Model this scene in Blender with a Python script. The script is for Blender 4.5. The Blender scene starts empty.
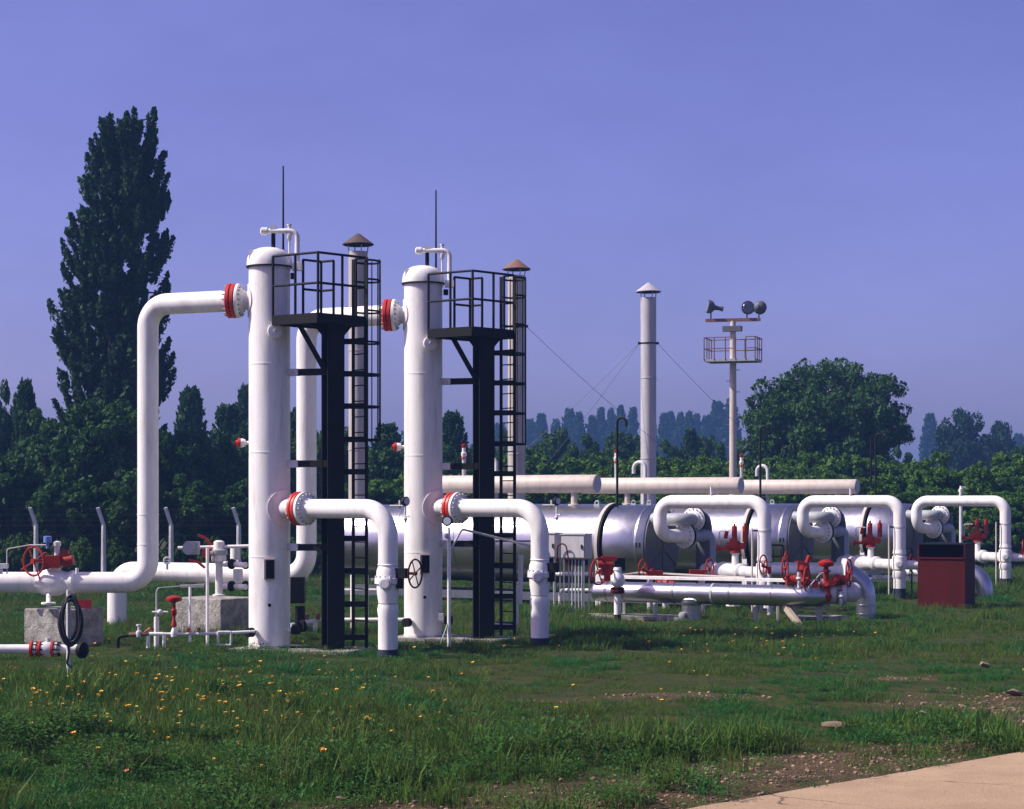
import bpy, math, random
import numpy as np
from mathutils import Vector, Matrix, Quaternion

sc = bpy.context.scene
C = sc.collection
R = math.radians

# ------------------------------------------------------------------ camera
F = 2000.0            # focal length in pixels
EYE = 2.7             # eye height above the grass, metres
HOR = 498.0           # pixel row of the horizon
cam = bpy.data.cameras.new('camera')
cam.sensor_width = 36.0
cam.lens = F / 1024 * 36
cam.shift_y = (HOR - 404.5) / 1024
cam.clip_end = 5000
co = bpy.data.objects.new('camera', cam)
C.objects.link(co)
co.location = (0, 0, EYE)
co.rotation_euler = (R(90), 0, 0)
sc.camera = co

# ------------------------------------------------------------------ sky, sun, exposure
SUN_AZ, SUN_EL = R(264), R(45)      # measured clockwise from +Y (the view direction)
world = bpy.data.worlds.new('World')
sc.world = world
world.use_nodes = True
wn = world.node_tree
sky = wn.nodes.new('ShaderNodeTexSky')
sky.sky_type = 'NISHITA'
sky.sun_disc = False
sky.sun_elevation = SUN_EL
sky.sun_rotation = SUN_AZ
sky.air_density = 0.7
sky.dust_density = 2.4
sky.ozone_density = 6.0
tint = wn.nodes.new('ShaderNodeMix')
tint.data_type = 'RGBA'
tint.blend_type = 'MULTIPLY'
tint.inputs[0].default_value = 1.0
tint.inputs[7].default_value = (1.0, 0.685, 1.0, 1)     # the violet-blue cast of the film
wn.links.new(sky.outputs[0], tint.inputs[6])
vt = wn.nodes.new('ShaderNodeTexCoord')
vm = wn.nodes.new('ShaderNodeMapping')
vm.inputs['Scale'].default_value = (1.0, 1.0, 2.6)
wn.links.new(vt.outputs['Generated'], vm.inputs[0])
vn = wn.nodes.new('ShaderNodeTexNoise')           # a barely visible thin veil, over the whole sky alike
vn.inputs['Scale'].default_value = 7.0
vn.inputs['Detail'].default_value = 6
vn.inputs['Roughness'].default_value = 0.6
wn.links.new(vm.outputs[0], vn.inputs['Vector'])
vr = wn.nodes.new('ShaderNodeMapRange')
vr.inputs[1].default_value, vr.inputs[2].default_value = 0.3, 0.7
vr.inputs[3].default_value, vr.inputs[4].default_value = 0.94, 1.06
wn.links.new(vn.outputs['Fac'], vr.inputs[0])
vx = wn.nodes.new('ShaderNodeVectorMath')
vx.operation = 'SCALE'
wn.links.new(tint.outputs[2], vx.inputs[0])
wn.links.new(vr.outputs[0], vx.inputs['Scale'])
wn.links.new(vx.outputs[0], wn.nodes['Background'].inputs[0])
wn.nodes['Background'].inputs[1].default_value = 0.138

sl = bpy.data.lights.new('sun', 'SUN')
sl.energy = 4.9
sl.angle = R(0.5)
sl.color = (1.0, 0.94, 0.82)
so = bpy.data.objects.new('sun', sl)
C.objects.link(so)
sd = Vector((math.sin(SUN_AZ) * math.cos(SUN_EL), math.cos(SUN_AZ) * math.cos(SUN_EL), math.sin(SUN_EL)))
so.rotation_mode = 'QUATERNION'
so.rotation_quaternion = sd.to_track_quat('Z', 'Y')
so.location = (-40, 0, 60)
sc.view_settings.view_transform = 'Standard'
sc.view_settings.look = 'None'
sc.view_settings.exposure = 0.27
sc.view_settings.gamma = 1.0

rnd = random.Random(7)
rng = np.random.default_rng(11)


def at(x, y, Z):
    """real-world point seen at photograph pixel x, y at distance Z"""
    return Vector(((x - 512) * Z / F, Z, EYE - (y - HOR) * Z / F))


# ------------------------------------------------------------------ materials
def new_mat(name):
    m = bpy.data.materials.new(name)
    m.use_nodes = True
    nt = m.node_tree
    return m, nt, nt.nodes['Principled BSDF']


def mixrgb(nt, fac, a, b, blend='MIX'):
    n = nt.nodes.new('ShaderNodeMix')
    n.data_type = 'RGBA'
    n.blend_type = blend
    for s, v in ((0, fac), (6, a), (7, b)):
        if hasattr(v, 'is_linked') or isinstance(v, bpy.types.NodeSocket):
            nt.links.new(v, n.inputs[s])
        elif s == 0:
            n.inputs[0].default_value = v
        else:
            n.inputs[s].default_value = (v[0], v[1], v[2], 1)
    return n.outputs[2]


def noise(nt, scale, detail=4, rough=0.6, coord='Object', stretch=None):
    tc = nt.nodes.new('ShaderNodeTexCoord')
    src = tc.outputs[coord]
    if stretch:
        mp = nt.nodes.new('ShaderNodeMapping')
        mp.inputs['Scale'].default_value = stretch
        nt.links.new(src, mp.inputs[0])
        src = mp.outputs[0]
    n = nt.nodes.new('ShaderNodeTexNoise')
    n.inputs['Scale'].default_value = scale
    n.inputs['Detail'].default_value = detail
    n.inputs['Roughness'].default_value = rough
    nt.links.new(src, n.inputs['Vector'])
    return n.outputs['Fac']


def ramp(nt, fac, lo, hi, c0=(0, 0, 0), c1=(1, 1, 1)):
    n = nt.nodes.new('ShaderNodeValToRGB')
    n.color_ramp.elements[0].position = lo
    n.color_ramp.elements[1].position = hi
    n.color_ramp.elements[0].color = (*c0, 1)
    n.color_ramp.elements[1].color = (*c1, 1)
    nt.links.new(fac, n.inputs[0])
    return n.outputs[0]


def bump(nt, bsdf, height, strength=0.2, dist=0.02):
    b = nt.nodes.new('ShaderNodeBump')
    b.inputs['Strength'].default_value = strength
    b.inputs['Distance'].default_value = dist
    nt.links.new(height, b.inputs['Height'])
    nt.links.new(b.outputs[0], bsdf.inputs['Normal'])


def painted(name, col, dirt, rough=0.45, amount=0.5, stretch=(1, 1, 0.18), rust=0.0):
    m, nt, b = new_mat(name)
    streak = ramp(nt, noise(nt, 5.0, 7, 0.7, 'Object', stretch), 0.46, 0.74)
    speck = ramp(nt, noise(nt, 26.0, 3, 0.6), 0.62, 0.72)
    f = nt.nodes.new('ShaderNodeMath')
    f.operation = 'MULTIPLY'
    f.inputs[1].default_value = amount
    nt.links.new(streak, f.inputs[0])
    c = mixrgb(nt, f.outputs[0], col, dirt)
    f2 = nt.nodes.new('ShaderNodeMath')
    f2.operation = 'MULTIPLY'
    f2.inputs[1].default_value = amount * 0.6
    nt.links.new(speck, f2.inputs[0])
    c = mixrgb(nt, f2.outputs[0], c, dirt)
    if rust:
        st = ramp(nt, noise(nt, 7.0, 5, 0.6, 'Object', (1, 1, 0.07)), 0.63, 0.74)
        f3 = nt.nodes.new('ShaderNodeMath')
        f3.operation = 'MULTIPLY'
        f3.inputs[1].default_value = rust
        nt.links.new(st, f3.inputs[0])
        c = mixrgb(nt, f3.outputs[0], c, (0.30, 0.17, 0.09))
    nt.links.new(c, b.inputs['Base Color'])
    b.inputs['Roughness'].default_value = rough
    bump(nt, b, noise(nt, 9.0, 4, 0.6), 0.12, 0.01)
    return m


M = {}
M['white'] = painted('white_paint', (0.84, 0.82, 0.77), (0.50, 0.45, 0.37), 0.5, 0.62, rust=0.4)
M['cream'] = painted('cream_paint', (0.58, 0.51, 0.43), (0.36, 0.28, 0.21), 0.55, 0.7)
M['dull'] = painted('weathered_white_paint', (0.66, 0.65, 0.64), (0.26, 0.24, 0.22), 0.55, 0.75, rust=0.5)
M['grey'] = painted('grey_paint', (0.38, 0.40, 0.42), (0.2, 0.19, 0.18), 0.5, 0.5)
M['darkgrey'] = painted('dark_grey_cladding', (0.09, 0.10, 0.12), (0.05, 0.05, 0.05), 0.6, 0.5)
M['steel'] = painted('galvanised_steel', (0.47, 0.46, 0.46), (0.3, 0.27, 0.24), 0.5, 0.65)
M['flue'] = painted('flue_sheet', (0.46, 0.42, 0.37), (0.26, 0.21, 0.17), 0.55, 0.7)
M['black'] = painted('black_paint', (0.005, 0.005, 0.005), (0.018, 0.011, 0.008), 0.65, 0.4)
M['black'].node_tree.nodes['Principled BSDF'].inputs['Specular IOR Level'].default_value = 0.2
M['red'] = painted('red_paint', (0.55, 0.028, 0.015), (0.2, 0.03, 0.02), 0.45, 0.45)
M['valvered'] = painted('valve_red_paint', (0.32, 0.017, 0.006), (0.12, 0.02, 0.015), 0.5, 0.6)
M['darkred'] = painted('dark_red_paint', (0.082, 0.007, 0.005), (0.04, 0.008, 0.006), 0.7, 0.7)
M['darkred'].node_tree.nodes['Principled BSDF'].inputs['Specular IOR Level'].default_value = 0.15
M['valvered'].node_tree.nodes['Principled BSDF'].inputs['Specular IOR Level'].default_value = 0.3
M['rust'] = painted('rusty_sheet', (0.22, 0.11, 0.07), (0.10, 0.045, 0.03), 0.75, 0.9)
M['darkrust'] = painted('soot_brown_sheet', (0.075, 0.052, 0.045), (0.16, 0.08, 0.05), 0.75, 0.7)
M['blue'] = painted('blue_cap', (0.12, 0.2, 0.5), (0.08, 0.1, 0.2), 0.5, 0.3)
M['rubber'] = painted('black_rubber', (0.01, 0.01, 0.011), (0.03, 0.03, 0.03), 0.55, 0.4)
M['bitumen'] = painted('bitumen_wrap', (0.02, 0.026, 0.045), (0.03, 0.03, 0.03), 0.8, 0.5)
M['wood'] = painted('weathered_timber', (0.42, 0.34, 0.26), (0.2, 0.15, 0.1), 0.8, 0.6)

m, nt, b = new_mat('gauge_face')
b.inputs['Base Color'].default_value = (0.6, 0.65, 0.7, 1)
b.inputs['Roughness'].default_value = 0.15
M['glass'] = m
m, nt, b = new_mat('lamp_glass')
b.inputs['Base Color'].default_value = (0.16, 0.18, 0.2, 1)
b.inputs['Roughness'].default_value = 0.12
M['lens'] = m

# aluminium cladding
m, nt, b = new_mat('aluminium_cladding')
n1 = noise(nt, 1.6, 5, 0.65)
c = mixrgb(nt, n1, (0.30, 0.305, 0.325), (0.54, 0.54, 0.555))
c = mixrgb(nt, ramp(nt, noise(nt, 11.0, 5, 0.7, 'Object', (1, 1, 0.3)), 0.58, 0.8), c, (0.24, 0.23, 0.23))
nt.links.new(c, b.inputs['Base Color'])
b.inputs['Metallic'].default_value = 0.95
nt.links.new(ramp(nt, noise(nt, 4.0, 4), 0.2, 0.9, (0.25,) * 3, (0.40,) * 3), b.inputs['Roughness'])
bump(nt, b, noise(nt, 2.2, 3, 0.5), 0.25, 0.03)
M['alu'] = m

# concrete
m, nt, b = new_mat('concrete')
c = mixrgb(nt, ramp(nt, noise(nt, 5.0, 6, 0.7), 0.38, 0.62), (0.22, 0.21, 0.18), (0.50, 0.47, 0.41))
c = mixrgb(nt, ramp(nt, noise(nt, 22.0, 4, 0.7), 0.55, 0.75), c, (0.10, 0.095, 0.085))
nt.links.new(c, b.inputs['Base Color'])
b.inputs['Roughness'].default_value = 0.92
bump(nt, b, noise(nt, 14.0, 6, 0.75), 1.0, 0.06)
M['concrete'] = m

# path concrete, warm
m, nt, b = new_mat('pale_paving')
c = mixrgb(nt, ramp(nt, noise(nt, 0.9, 6, 0.65), 0.3, 0.75), (0.34, 0.225, 0.125), (0.49, 0.345, 0.205))
c = mixrgb(nt, ramp(nt, noise(nt, 3.2, 6, 0.7, 'Object', (1, 1, 1)), 0.6, 0.75), c, (0.24, 0.155, 0.095))
c = mixrgb(nt, ramp(nt, noise(nt, 46.0, 4, 0.7), 0.55, 0.8), c, (0.34, 0.235, 0.15))
vo = nt.nodes.new('ShaderNodeTexVoronoi')
vo.feature = 'DISTANCE_TO_EDGE'
vo.inputs['Scale'].default_value = 0.55
tcv = nt.nodes.new('ShaderNodeTexCoord')
nv = nt.nodes.new('ShaderNodeTexNoise')
nv.inputs['Scale'].default_value = 2.2
nv.inputs['Detail'].default_value = 6
nt.links.new(tcv.outputs['Object'], nv.inputs['Vector'])
av = nt.nodes.new('ShaderNodeVectorMath')
av.operation = 'ADD'
sv = nt.nodes.new('ShaderNodeVectorMath')
sv.operation = 'SCALE'
sv.inputs['Scale'].default_value = 0.7
nt.links.new(nv.outputs['Color'], sv.inputs[0])
nt.links.new(tcv.outputs['Object'], av.inputs[0])
nt.links.new(sv.outputs[0], av.inputs[1])
nt.links.new(av.outputs[0], vo.inputs['Vector'])
crack = ramp(nt, vo.outputs['Distance'], 0.004, 0.016, (1, 1, 1), (0, 0, 0))
fcr = nt.nodes.new('ShaderNodeMath')
fcr.operation = 'MULTIPLY'
nt.links.new(crack, fcr.inputs[0])
nt.links.new(ramp(nt, noise(nt, 1.1, 3), 0.45, 0.6), fcr.inputs[1])
c = mixrgb(nt, fcr.outputs[0], c, (0.12, 0.08, 0.05))
c = mixrgb(nt, ramp(nt, noise(nt, 9.0, 6, 0.75), 0.60, 0.72), c, (0.22, 0.145, 0.085))
nt.links.new(c, b.inputs['Base Color'])
b.inputs['Roughness'].default_value = 0.95
bump(nt, b, noise(nt, 30.0, 6, 0.75), 0.7, 0.03)
M['paving'] = m

# stones
m, nt, b = new_mat('stone')
oi = nt.nodes.new('ShaderNodeObjectInfo')
c = mixrgb(nt, oi.outputs['Random'], (0.09, 0.055, 0.028), (0.44, 0.31, 0.17))
c = mixrgb(nt, ramp(nt, noise(nt, 12.0, 5, 0.7), 0.4, 0.7), c, (0.16, 0.12, 0.09))
nt.links.new(c, b.inputs['Base Color'])
b.inputs['Roughness'].default_value = 0.95
M['stone'] = m


def leafy(name, c0, c1, c2, trans=0.25, per_object=0.35):
    """foliage: every leaf its own tone, every plant a little different"""
    m, nt, b = new_mat(name)
    g = nt.nodes.new('ShaderNodeNewGeometry')
    o = nt.nodes.new('ShaderNodeObjectInfo')
    c = mixrgb(nt, g.outputs['Random Per Island'], c0, c1)
    f = nt.nodes.new('ShaderNodeMath')
    f.operation = 'MULTIPLY'
    f.inputs[1].default_value = per_object
    nt.links.new(o.outputs['Random'], f.inputs[0])
    c = mixrgb(nt, f.outputs[0], c, c2)
    nt.links.new(c, b.inputs['Base Color'])
    b.inputs['Roughness'].default_value = 0.55
    b.inputs['Specular IOR Level'].default_value = 0.08
    t = nt.nodes.new('ShaderNodeBsdfTranslucent')
    nt.links.new(c, t.inputs[0])
    mx = nt.nodes.new('ShaderNodeMixShader')
    mx.inputs[0].default_value = trans
    nt.links.new(b.outputs[0], mx.inputs[1])
    nt.links.new(t.outputs[0], mx.inputs[2])
    nt.links.new(mx.outputs[0], nt.nodes['Material Output'].inputs[0])
    return m


M['leaf_poplar'] = leafy('poplar_leaves', (0.012, 0.036, 0.012), (0.044, 0.092, 0.026), (0.010, 0.044, 0.020))
M['leaf_dark'] = leafy('dark_leaves', (0.014, 0.048, 0.010), (0.062, 0.135, 0.026), (0.014, 0.060, 0.020))
M['leaf_hedge'] = leafy('hedge_leaves', (0.032, 0.100, 0.012), (0.115, 0.215, 0.024), (0.024, 0.085, 0.020))
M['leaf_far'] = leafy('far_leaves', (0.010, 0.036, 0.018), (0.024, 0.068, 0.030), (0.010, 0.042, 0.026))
M['grass_a'] = leafy('grass_blades', (0.030, 0.104, 0.014), (0.110, 0.210, 0.030), (0.125, 0.130, 0.034), 0.3, 0.6)
M['grass_b'] = leafy('fresh_grass', (0.016, 0.094, 0.020), (0.060, 0.200, 0.045), (0.04, 0.14, 0.035), 0.3, 0.5)
M['grass_c'] = leafy('olive_turf', (0.036, 0.082, 0.014), (0.100, 0.140, 0.030), (0.14, 0.100, 0.038), 0.3, 0.6)
M['grass_dry'] = leafy('dry_grass', (0.13, 0.12, 0.05), (0.20, 0.17, 0.08), (0.08, 0.10, 0.04), 0.3, 0.6)
M['weed'] = leafy('weed_leaves', (0.020, 0.086, 0.016), (0.068, 0.185, 0.036), (0.075, 0.120, 0.026), 0.25, 0.6)
m, nt, b = new_mat('bark')
c = mixrgb(nt, noise(nt, 6.0, 5, 0.7, 'Object', (1, 1, 0.2)), (0.020, 0.017, 0.014), (0.060, 0.050, 0.040))
nt.links.new(c, b.inputs['Base Color'])
b.inputs['Roughness'].default_value = 0.95
M['bark'] = m
for nm, cc in (('petal_yellow', (0.82, 0.47, 0.03)), ('petal_red', (0.38, 0.02, 0.012)), ('petal_centre', (0.62, 0.27, 0.015)),
               ('petal_gold', (0.74, 0.52, 0.05))):
    m, nt, b = new_mat(nm)
    b.inputs['Base Color'].default_value = (*cc, 1)
    b.inputs['Roughness'].default_value = 0.6
    M[nm] = m

# ground: soil and thatch, mixed by how bare the ground is
m, nt, b = new_mat('ground_soil')
at_ = nt.nodes.new('ShaderNodeAttribute')
at_.attribute_name = 'bare'
soil = mixrgb(nt, ramp(nt, noise(nt, 3.0, 8, 0.7), 0.3, 0.7), (0.042, 0.031, 0.017), (0.140, 0.100, 0.052))
soil = mixrgb(nt, ramp(nt, noise(nt, 24.0, 5, 0.7), 0.55, 0.8), soil, (0.32, 0.22, 0.12))
turf = mixrgb(nt, ramp(nt, noise(nt, 1.3, 8, 0.7), 0.3, 0.7), (0.022, 0.040, 0.010), (0.075, 0.078, 0.024))
c = mixrgb(nt, at_.outputs['Fac'], turf, soil)
nt.links.new(c, b.inputs['Base Color'])
b.inputs['Roughness'].default_value = 1.0
b.inputs['Specular IOR Level'].default_value = 0.1
bump(nt, b, noise(nt, 16.0, 8, 0.75), 0.9, 0.06)
M['ground'] = m


# ------------------------------------------------------------------ mesh builder
def frame(axis):
    a = Vector(axis).normalized()
    ref = Vector((0, 0, 1)) if abs(a.z) < 0.9 else Vector((1, 0, 0))
    u = ref.cross(a).normalized()
    return a, u, a.cross(u)


class MB:
    def __init__(self):
        self.v, self.f, self.m = [], [], []
        self.cur = 0

    def ring(self, c, u, w, r, seg):
        i = len(self.v)
        for k in range(seg):
            t = 2 * math.pi * k / seg
            self.v.append(c + u * (r * math.cos(t)) + w * (r * math.sin(t)))
        return i

    def face(self, *idx):
        self.f.append(tuple(idx))
        self.m.append(self.cur)

    def strip(self, i, j, seg):
        for k in range(seg):
            l = (k + 1) % seg
            self.face(i + k, i + l, j + l, j + k)

    def lathe(self, base, axis, prof, seg=24, cap=True):
        """prof: list of (distance along the axis, radius)"""
        a, u, w = frame(axis)
        base = Vector(base)
        rs = []
        for d, r in prof:
            rs.append(self.ring(base + a * d, u, w, max(r, 1e-4), seg))
        for p, q in zip(rs, rs[1:]):
            self.strip(p, q, seg)
        if cap:
            self.face(*[rs[0] + k for k in reversed(range(seg))])
            self.face(*[rs[-1] + k for k in range(seg)])
        return self

    def cyl(self, p0, p1, r0, r1=None, seg=16):
        p0, p1 = Vector(p0), Vector(p1)
        return self.lathe(p0, p1 - p0, [(0, r0), ((p1 - p0).length, r0 if r1 is None else r1)], seg)

    def box(self, c, size, ax=None):
        """ax: (u, v, w) axes"""
        c = Vector(c)
        u, v, w = ax if ax else (Vector((1, 0, 0)), Vector((0, 1, 0)), Vector((0, 0, 1)))
        u, v, w = u * size[0] / 2, v * size[1] / 2, w * size[2] / 2
        i = len(self.v)
        for sx in (-1, 1):
            for sy in (-1, 1):
                for sz in (-1, 1):
                    self.v.append(c + u * sx + v * sy + w * sz)
        for q in ((0, 1, 3, 2), (4, 6, 7, 5), (0, 4, 5, 1), (2, 3, 7, 6), (0, 2, 6, 4), (1, 5, 7, 3)):
            self.face(*[i + k for k in q])
        return self

    def bar(self, p0, p1, w, h, side=None):
        p0, p1 = Vector(p0), Vector(p1)
        a = (p1 - p0).normalized()
        if side is None:
            side = Vector((0, 0, 1)).cross(a) if abs(a.z) < 0.9 else Vector((1, 0, 0))
        s = (side - a * side.dot(a)).normalized()
        t = a.cross(s)
        return self.box((p0 + p1) / 2, ((p1 - p0).length, w, h), (a, s, t))

    def tube(self, pts, r, fillet=0.0, seg=16, arc=8, cap=True):
        pts = [Vector(p) for p in pts]
        path = [pts[0]]
        for i in range(1, len(pts) - 1):
            p, q, s = pts[i - 1], pts[i], pts[i + 1]
            d0, d1 = (p - q), (s - q)
            l0, l1 = d0.length, d1.length
            d0.normalize(); d1.normalize()
            ang = d0.angle(d1)
            if fillet <= 0 or ang > 3.1:
                path.append(q)
                continue
            td = min(fillet / math.tan(ang / 2), l0 * 0.49 if i > 1 else l0 * 0.98, l1 * 0.49 if i < len(pts) - 2 else l1 * 0.98)
            rr = td * math.tan(ang / 2)
            bis = (d0 + d1).normalized()
            cen = q + bis * (rr / math.sin(ang / 2))
            a0 = (q + d0 * td) - cen
            a1 = (q + d1 * td) - cen
            tot = a0.angle(a1)
            axis = a0.cross(a1).normalized()
            for k in range(arc + 1):
                path.append(cen + Quaternion(axis, tot * k / arc) @ a0)
        path.append(pts[-1])
        cl = [path[0]]
        for p in path[1:]:
            if (p - cl[-1]).length > 1e-5:
                cl.append(p)
        path = cl
        t0 = (path[1] - path[0]).normalized()
        _, u, w = frame(t0)
        prev = t0
        rs = []
        for i, p in enumerate(path):
            if i == 0:
                t = t0
            elif i == len(path) - 1:
                t = (path[-1] - path[-2]).normalized()
            else:
                t = ((path[i + 1] - p).normalized() + (p - path[i - 1]).normalized()).normalized()
            q = prev.rotation_difference(t)
            u = q @ u
            u = (u - t * u.dot(t)).normalized()
            w = t.cross(u)
            prev = t
            rs.append(self.ring(p, u, w, r, seg))
        for p, q in zip(rs, rs[1:]):
            self.strip(p, q, seg)
        if cap:
            self.face(*[rs[0] + k for k in reversed(range(seg))])
            self.face(*[rs[-1] + k for k in range(seg)])
        return self

    def torus(self, c, axis, R_, r, seg=28, sub=8, a0=0.0, a1=2 * math.pi):
        a, u, w = frame(axis)
        c = Vector(c)
        full = abs(a1 - a0 - 2 * math.pi) < 1e-6
        n = seg if full else seg + 1
        rs = []
        for k in range(n):
            t = a0 + (a1 - a0) * k / seg
            d = u * math.cos(t) + w * math.sin(t)
            rs.append(self.ring(c + d * R_, d, a, r, sub))
        for k in range(seg):
            self.strip(rs[k], rs[(k + 1) % n], sub)
        return self

    def ball(self, c, r, seg=16, rings=8, axis=(0, 0, 1), squash=1.0):
        prof = []
        for k in range(rings + 1):
            t = math.pi * k / rings
            prof.append((-math.cos(t) * r * squash, math.sin(t) * r))
        return self.lathe(c, axis, prof, seg, cap=False)

    def wheel(self, c, axis, R_, r, spokes=4, hub=None):
        """handwheel: rim, spokes, hub"""
        a, u, w = frame(axis)
        c = Vector(c)
        self.torus(c, axis, R_, r, 24, 6)
        for k in range(spokes):
            t = 2 * math.pi * (k + 0.3) / spokes
            self.cyl(c, c + (u * math.cos(t) + w * math.sin(t)) * R_, r * 0.7, None, 6)
        h = hub or R_ * 0.18
        self.cyl(c - a * h * 0.7, c + a * h * 0.7, h, None, 10)
        return self

    def build(self, name, mat, parent=None, smooth=True, ang=38):
        me = bpy.data.meshes.new(name)
        off = origin(parent) if parent else Vector((0, 0, 0))
        me.from_pydata([tuple(p - off) for p in self.v], [], self.f)
        mats = mat if isinstance(mat, (list, tuple)) else [mat]
        for x in mats:
            me.materials.append(M[x])
        if len(mats) > 1:
            me.polygons.foreach_set('material_index', self.m)
        if smooth:
            me.polygons.foreach_set('use_smooth', [True] * len(me.polygons))
            me.set_sharp_from_angle(angle=R(ang))
        me.update()
        o = bpy.data.objects.new(name, me)
        C.objects.link(o)
        if parent:
            o.parent = parent
        return o


def origin(o):
    p = Vector((0, 0, 0))
    while o:
        p += o.location
        o = o.parent
    return p


def tag(o, label=None, cat=None, group=None, kind=None):
    for k, v in (('label', label), ('category', cat), ('group', group), ('kind', kind)):
        if v:
            o[k] = v
    return o


def thing(name, loc, label, cat, group=None):
    o = bpy.data.objects.new(name, None)
    o.empty_display_size = 0.2
    C.objects.link(o)
    o.location = loc
    return tag(o, label, cat, group)


def dup(o, offset=None, label=None, parent=None):
    c = o.copy()
    C.objects.link(c)
    if parent is not None:
        c.parent = parent
    if offset is not None:
        c.location = o.location + Vector(offset)
    if label:
        c['label'] = label
    for ch in list(KIDS.get(o.name, ())):
        dup(ch, None, None, c)
    return c


KIDS = {}


def refresh():
    KIDS.clear()
    for o in bpy.data.objects:
        if o.parent:
            KIDS.setdefault(o.parent.name, []).append(o)


def flange(root, c, axis, r, plate_w=0.07, red=True, bolts=16):
    """red gasket discs on the -axis side, white bolted plate on the +axis side"""
    a, u, w = frame(axis)
    c = Vector(c)
    if red:
        mb = MB()
        mb.lathe(c - a * 0.165, a, [(0, r * 0.93), (0.012, r), (0.062, r), (0.07, r * 0.95)], 28)
        mb.lathe(c - a * 0.08, a, [(0, r * 0.95), (0.008, r), (0.058, r), (0.066, r * 0.93)], 28)
        mb.build('gasket_ring', 'red', root)
        g = MB().lathe(c - a * 0.10, a, [(0, r * 0.88), (0.03, r * 0.88)], 28)
        g.build('gasket', 'darkred', root)
    mb = MB().lathe(c, a, [(0, r * 0.96), (0.01, r), (plate_w, r), (plate_w + 0.012, r * 0.95), (plate_w + 0.03, r * 0.72), (plate_w + 0.09, r * 0.58)], 28)
    p = mb.build('flange_plate', 'white', root)
    mb = MB()
    for k in range(bolts):
        t = 2 * math.pi * k / bolts
        d = (u * math.cos(t) + w * math.sin(t)) * (r * 0.85)
        mb.cyl(c + d + a * (plate_w - 0.002), c + d + a * (plate_w + 0.05), r * 0.062, None, 6)
        mb.cyl(c + d - a * (0.215 if red else 0.04), c + d + a * 0.002, r * 0.05, None, 6)
    tag(mb.build('bolt_ring', 'grey', p), kind='stuff')
    return p


UP = Vector((0, 0, 1))

# ================================================================== the setting
PA = R(45)                     # the path runs along this direction on the ground
pdir = Vector((math.cos(PA), math.sin(PA), 0))
pnrm = Vector((math.sin(PA), -math.cos(PA), 0))     # to the path's side
P0 = Vector((1.82, 17.36, 0))


def vnoise(x, y, s, seed):
    """cheap smooth value noise on arrays"""
    x = np.asarray(x) * s + seed * 17.13
    y = np.asarray(y) * s + seed * 7.71
    xi, yi = np.floor(x), np.floor(y)
    fx, fy = x - xi, y - yi
    fx = fx * fx * (3 - 2 * fx)
    fy = fy * fy * (3 - 2 * fy)

    def h(a, b_):
        t = np.sin(a * 127.1 + b_ * 311.7 + seed) * 43758.5453
        return t - np.floor(t)
    return (h(xi, yi) * (1 - fx) + h(xi + 1, yi) * fx) * (1 - fy) + (h(xi, yi + 1) * (1 - fx) + h(xi + 1, yi + 1) * fx) * fy


def fbm(x, y, s, seed):
    return (vnoise(x, y, s, seed) + 0.5 * vnoise(x, y, s * 2.1, seed + 1) + 0.25 * vnoise(x, y, s * 4.3, seed + 2)) / 1.75


def bare_mask(x, y):
    """1 where the soil is bare, 0 under full grass"""
    d = (x - P0.x) * pnrm.x + (y - P0.y) * pnrm.y      # negative on the grass side
    n = fbm(x, y, 0.7, 3)
    edge = np.clip(1.2 - np.abs(d + 1.05) / (1.75 + 1.5 * (n - 0.40)), 0, 1)
    edge *= np.clip((n - 0.16) * 4.5, 0, 1)
    far = np.clip(1 - np.hypot((x - 7.0) / 3.4, (y - 26.0) / 3.0), 0, 1) * 1.05
    p1 = np.clip(1 - np.hypot((x - 2.3) / 1.5, (y - 27.0) / 0.55), 0, 1) * 1.6
    p2 = np.clip(1 - np.hypot((x - 0.2) / 1.0, (y - 26.6) / 0.4), 0, 1) * 1.2
    p3 = np.clip(1 - np.hypot((x - 5.8) / 0.9, (y - 29.7) / 0.7), 0, 1) * 1.4
    p4 = np.clip(1 - np.hypot((x + 1.3) / 1.3, (y - 31.0) / 0.6), 0, 1) * 0.9
    n2 = fbm(x, y, 1.7, 9)
    v = np.maximum.reduce([edge, (far * n2 * 2), p1 * n2 * 2, p2 * n2 * 2, p3 * n2 * 2, p4 * n2 * 2])
    v = np.where(d > -0.05, 1.0, v)
    return np.clip(v, 0, 1)


def height(x, y):
    return 0.10 * (fbm(x, y, 0.22, 5) - 0.5) + 0.05 * (fbm(x, y, 0.9, 8) - 0.5)


xs = np.concatenate([-1400 * 0.5 ** np.arange(0, 6), np.arange(-20, 24, 0.25), (1400 * 0.5 ** np.arange(0, 6))[::-1]])
ys = np.concatenate([[-40, -20, -5, 5, 10], np.arange(13, 48, 0.25), np.arange(48, 100, 1.0), 100 * 1.35 ** np.arange(0, 9.6)])
xs = np.unique(xs); ys = np.unique(ys)
gx, gy = np.meshgrid(xs, ys)
fx, fy = gx.ravel(), gy.ravel()
dpath = (fx - P0.x) * pnrm.x + (fy - P0.y) * pnrm.y
fade = np.clip((70 - np.abs(fy)) / 20, 0, 1) * np.clip((dpath + 0.2) / -0.6, 0, 1)
fz = height(fx, fy) * fade
me = bpy.data.meshes.new('ground')
nx, ny = len(xs), len(ys)
ii = (np.arange(ny - 1)[:, None] * nx + np.arange(nx - 1)[None, :]).ravel()
me.from_pydata(np.stack([fx, fy, fz], 1).tolist(), [], np.stack([ii, ii + 1, ii + nx + 1, ii + nx], 1).tolist())
att = me.attributes.new('bare', 'FLOAT', 'POINT')
att.data.foreach_set('value', bare_mask(fx, fy))
me.polygons.foreach_set('use_smooth', [True] * len(me.polygons))
me.materials.append(M['ground'])
g = bpy.data.objects.new('ground', me)
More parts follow.
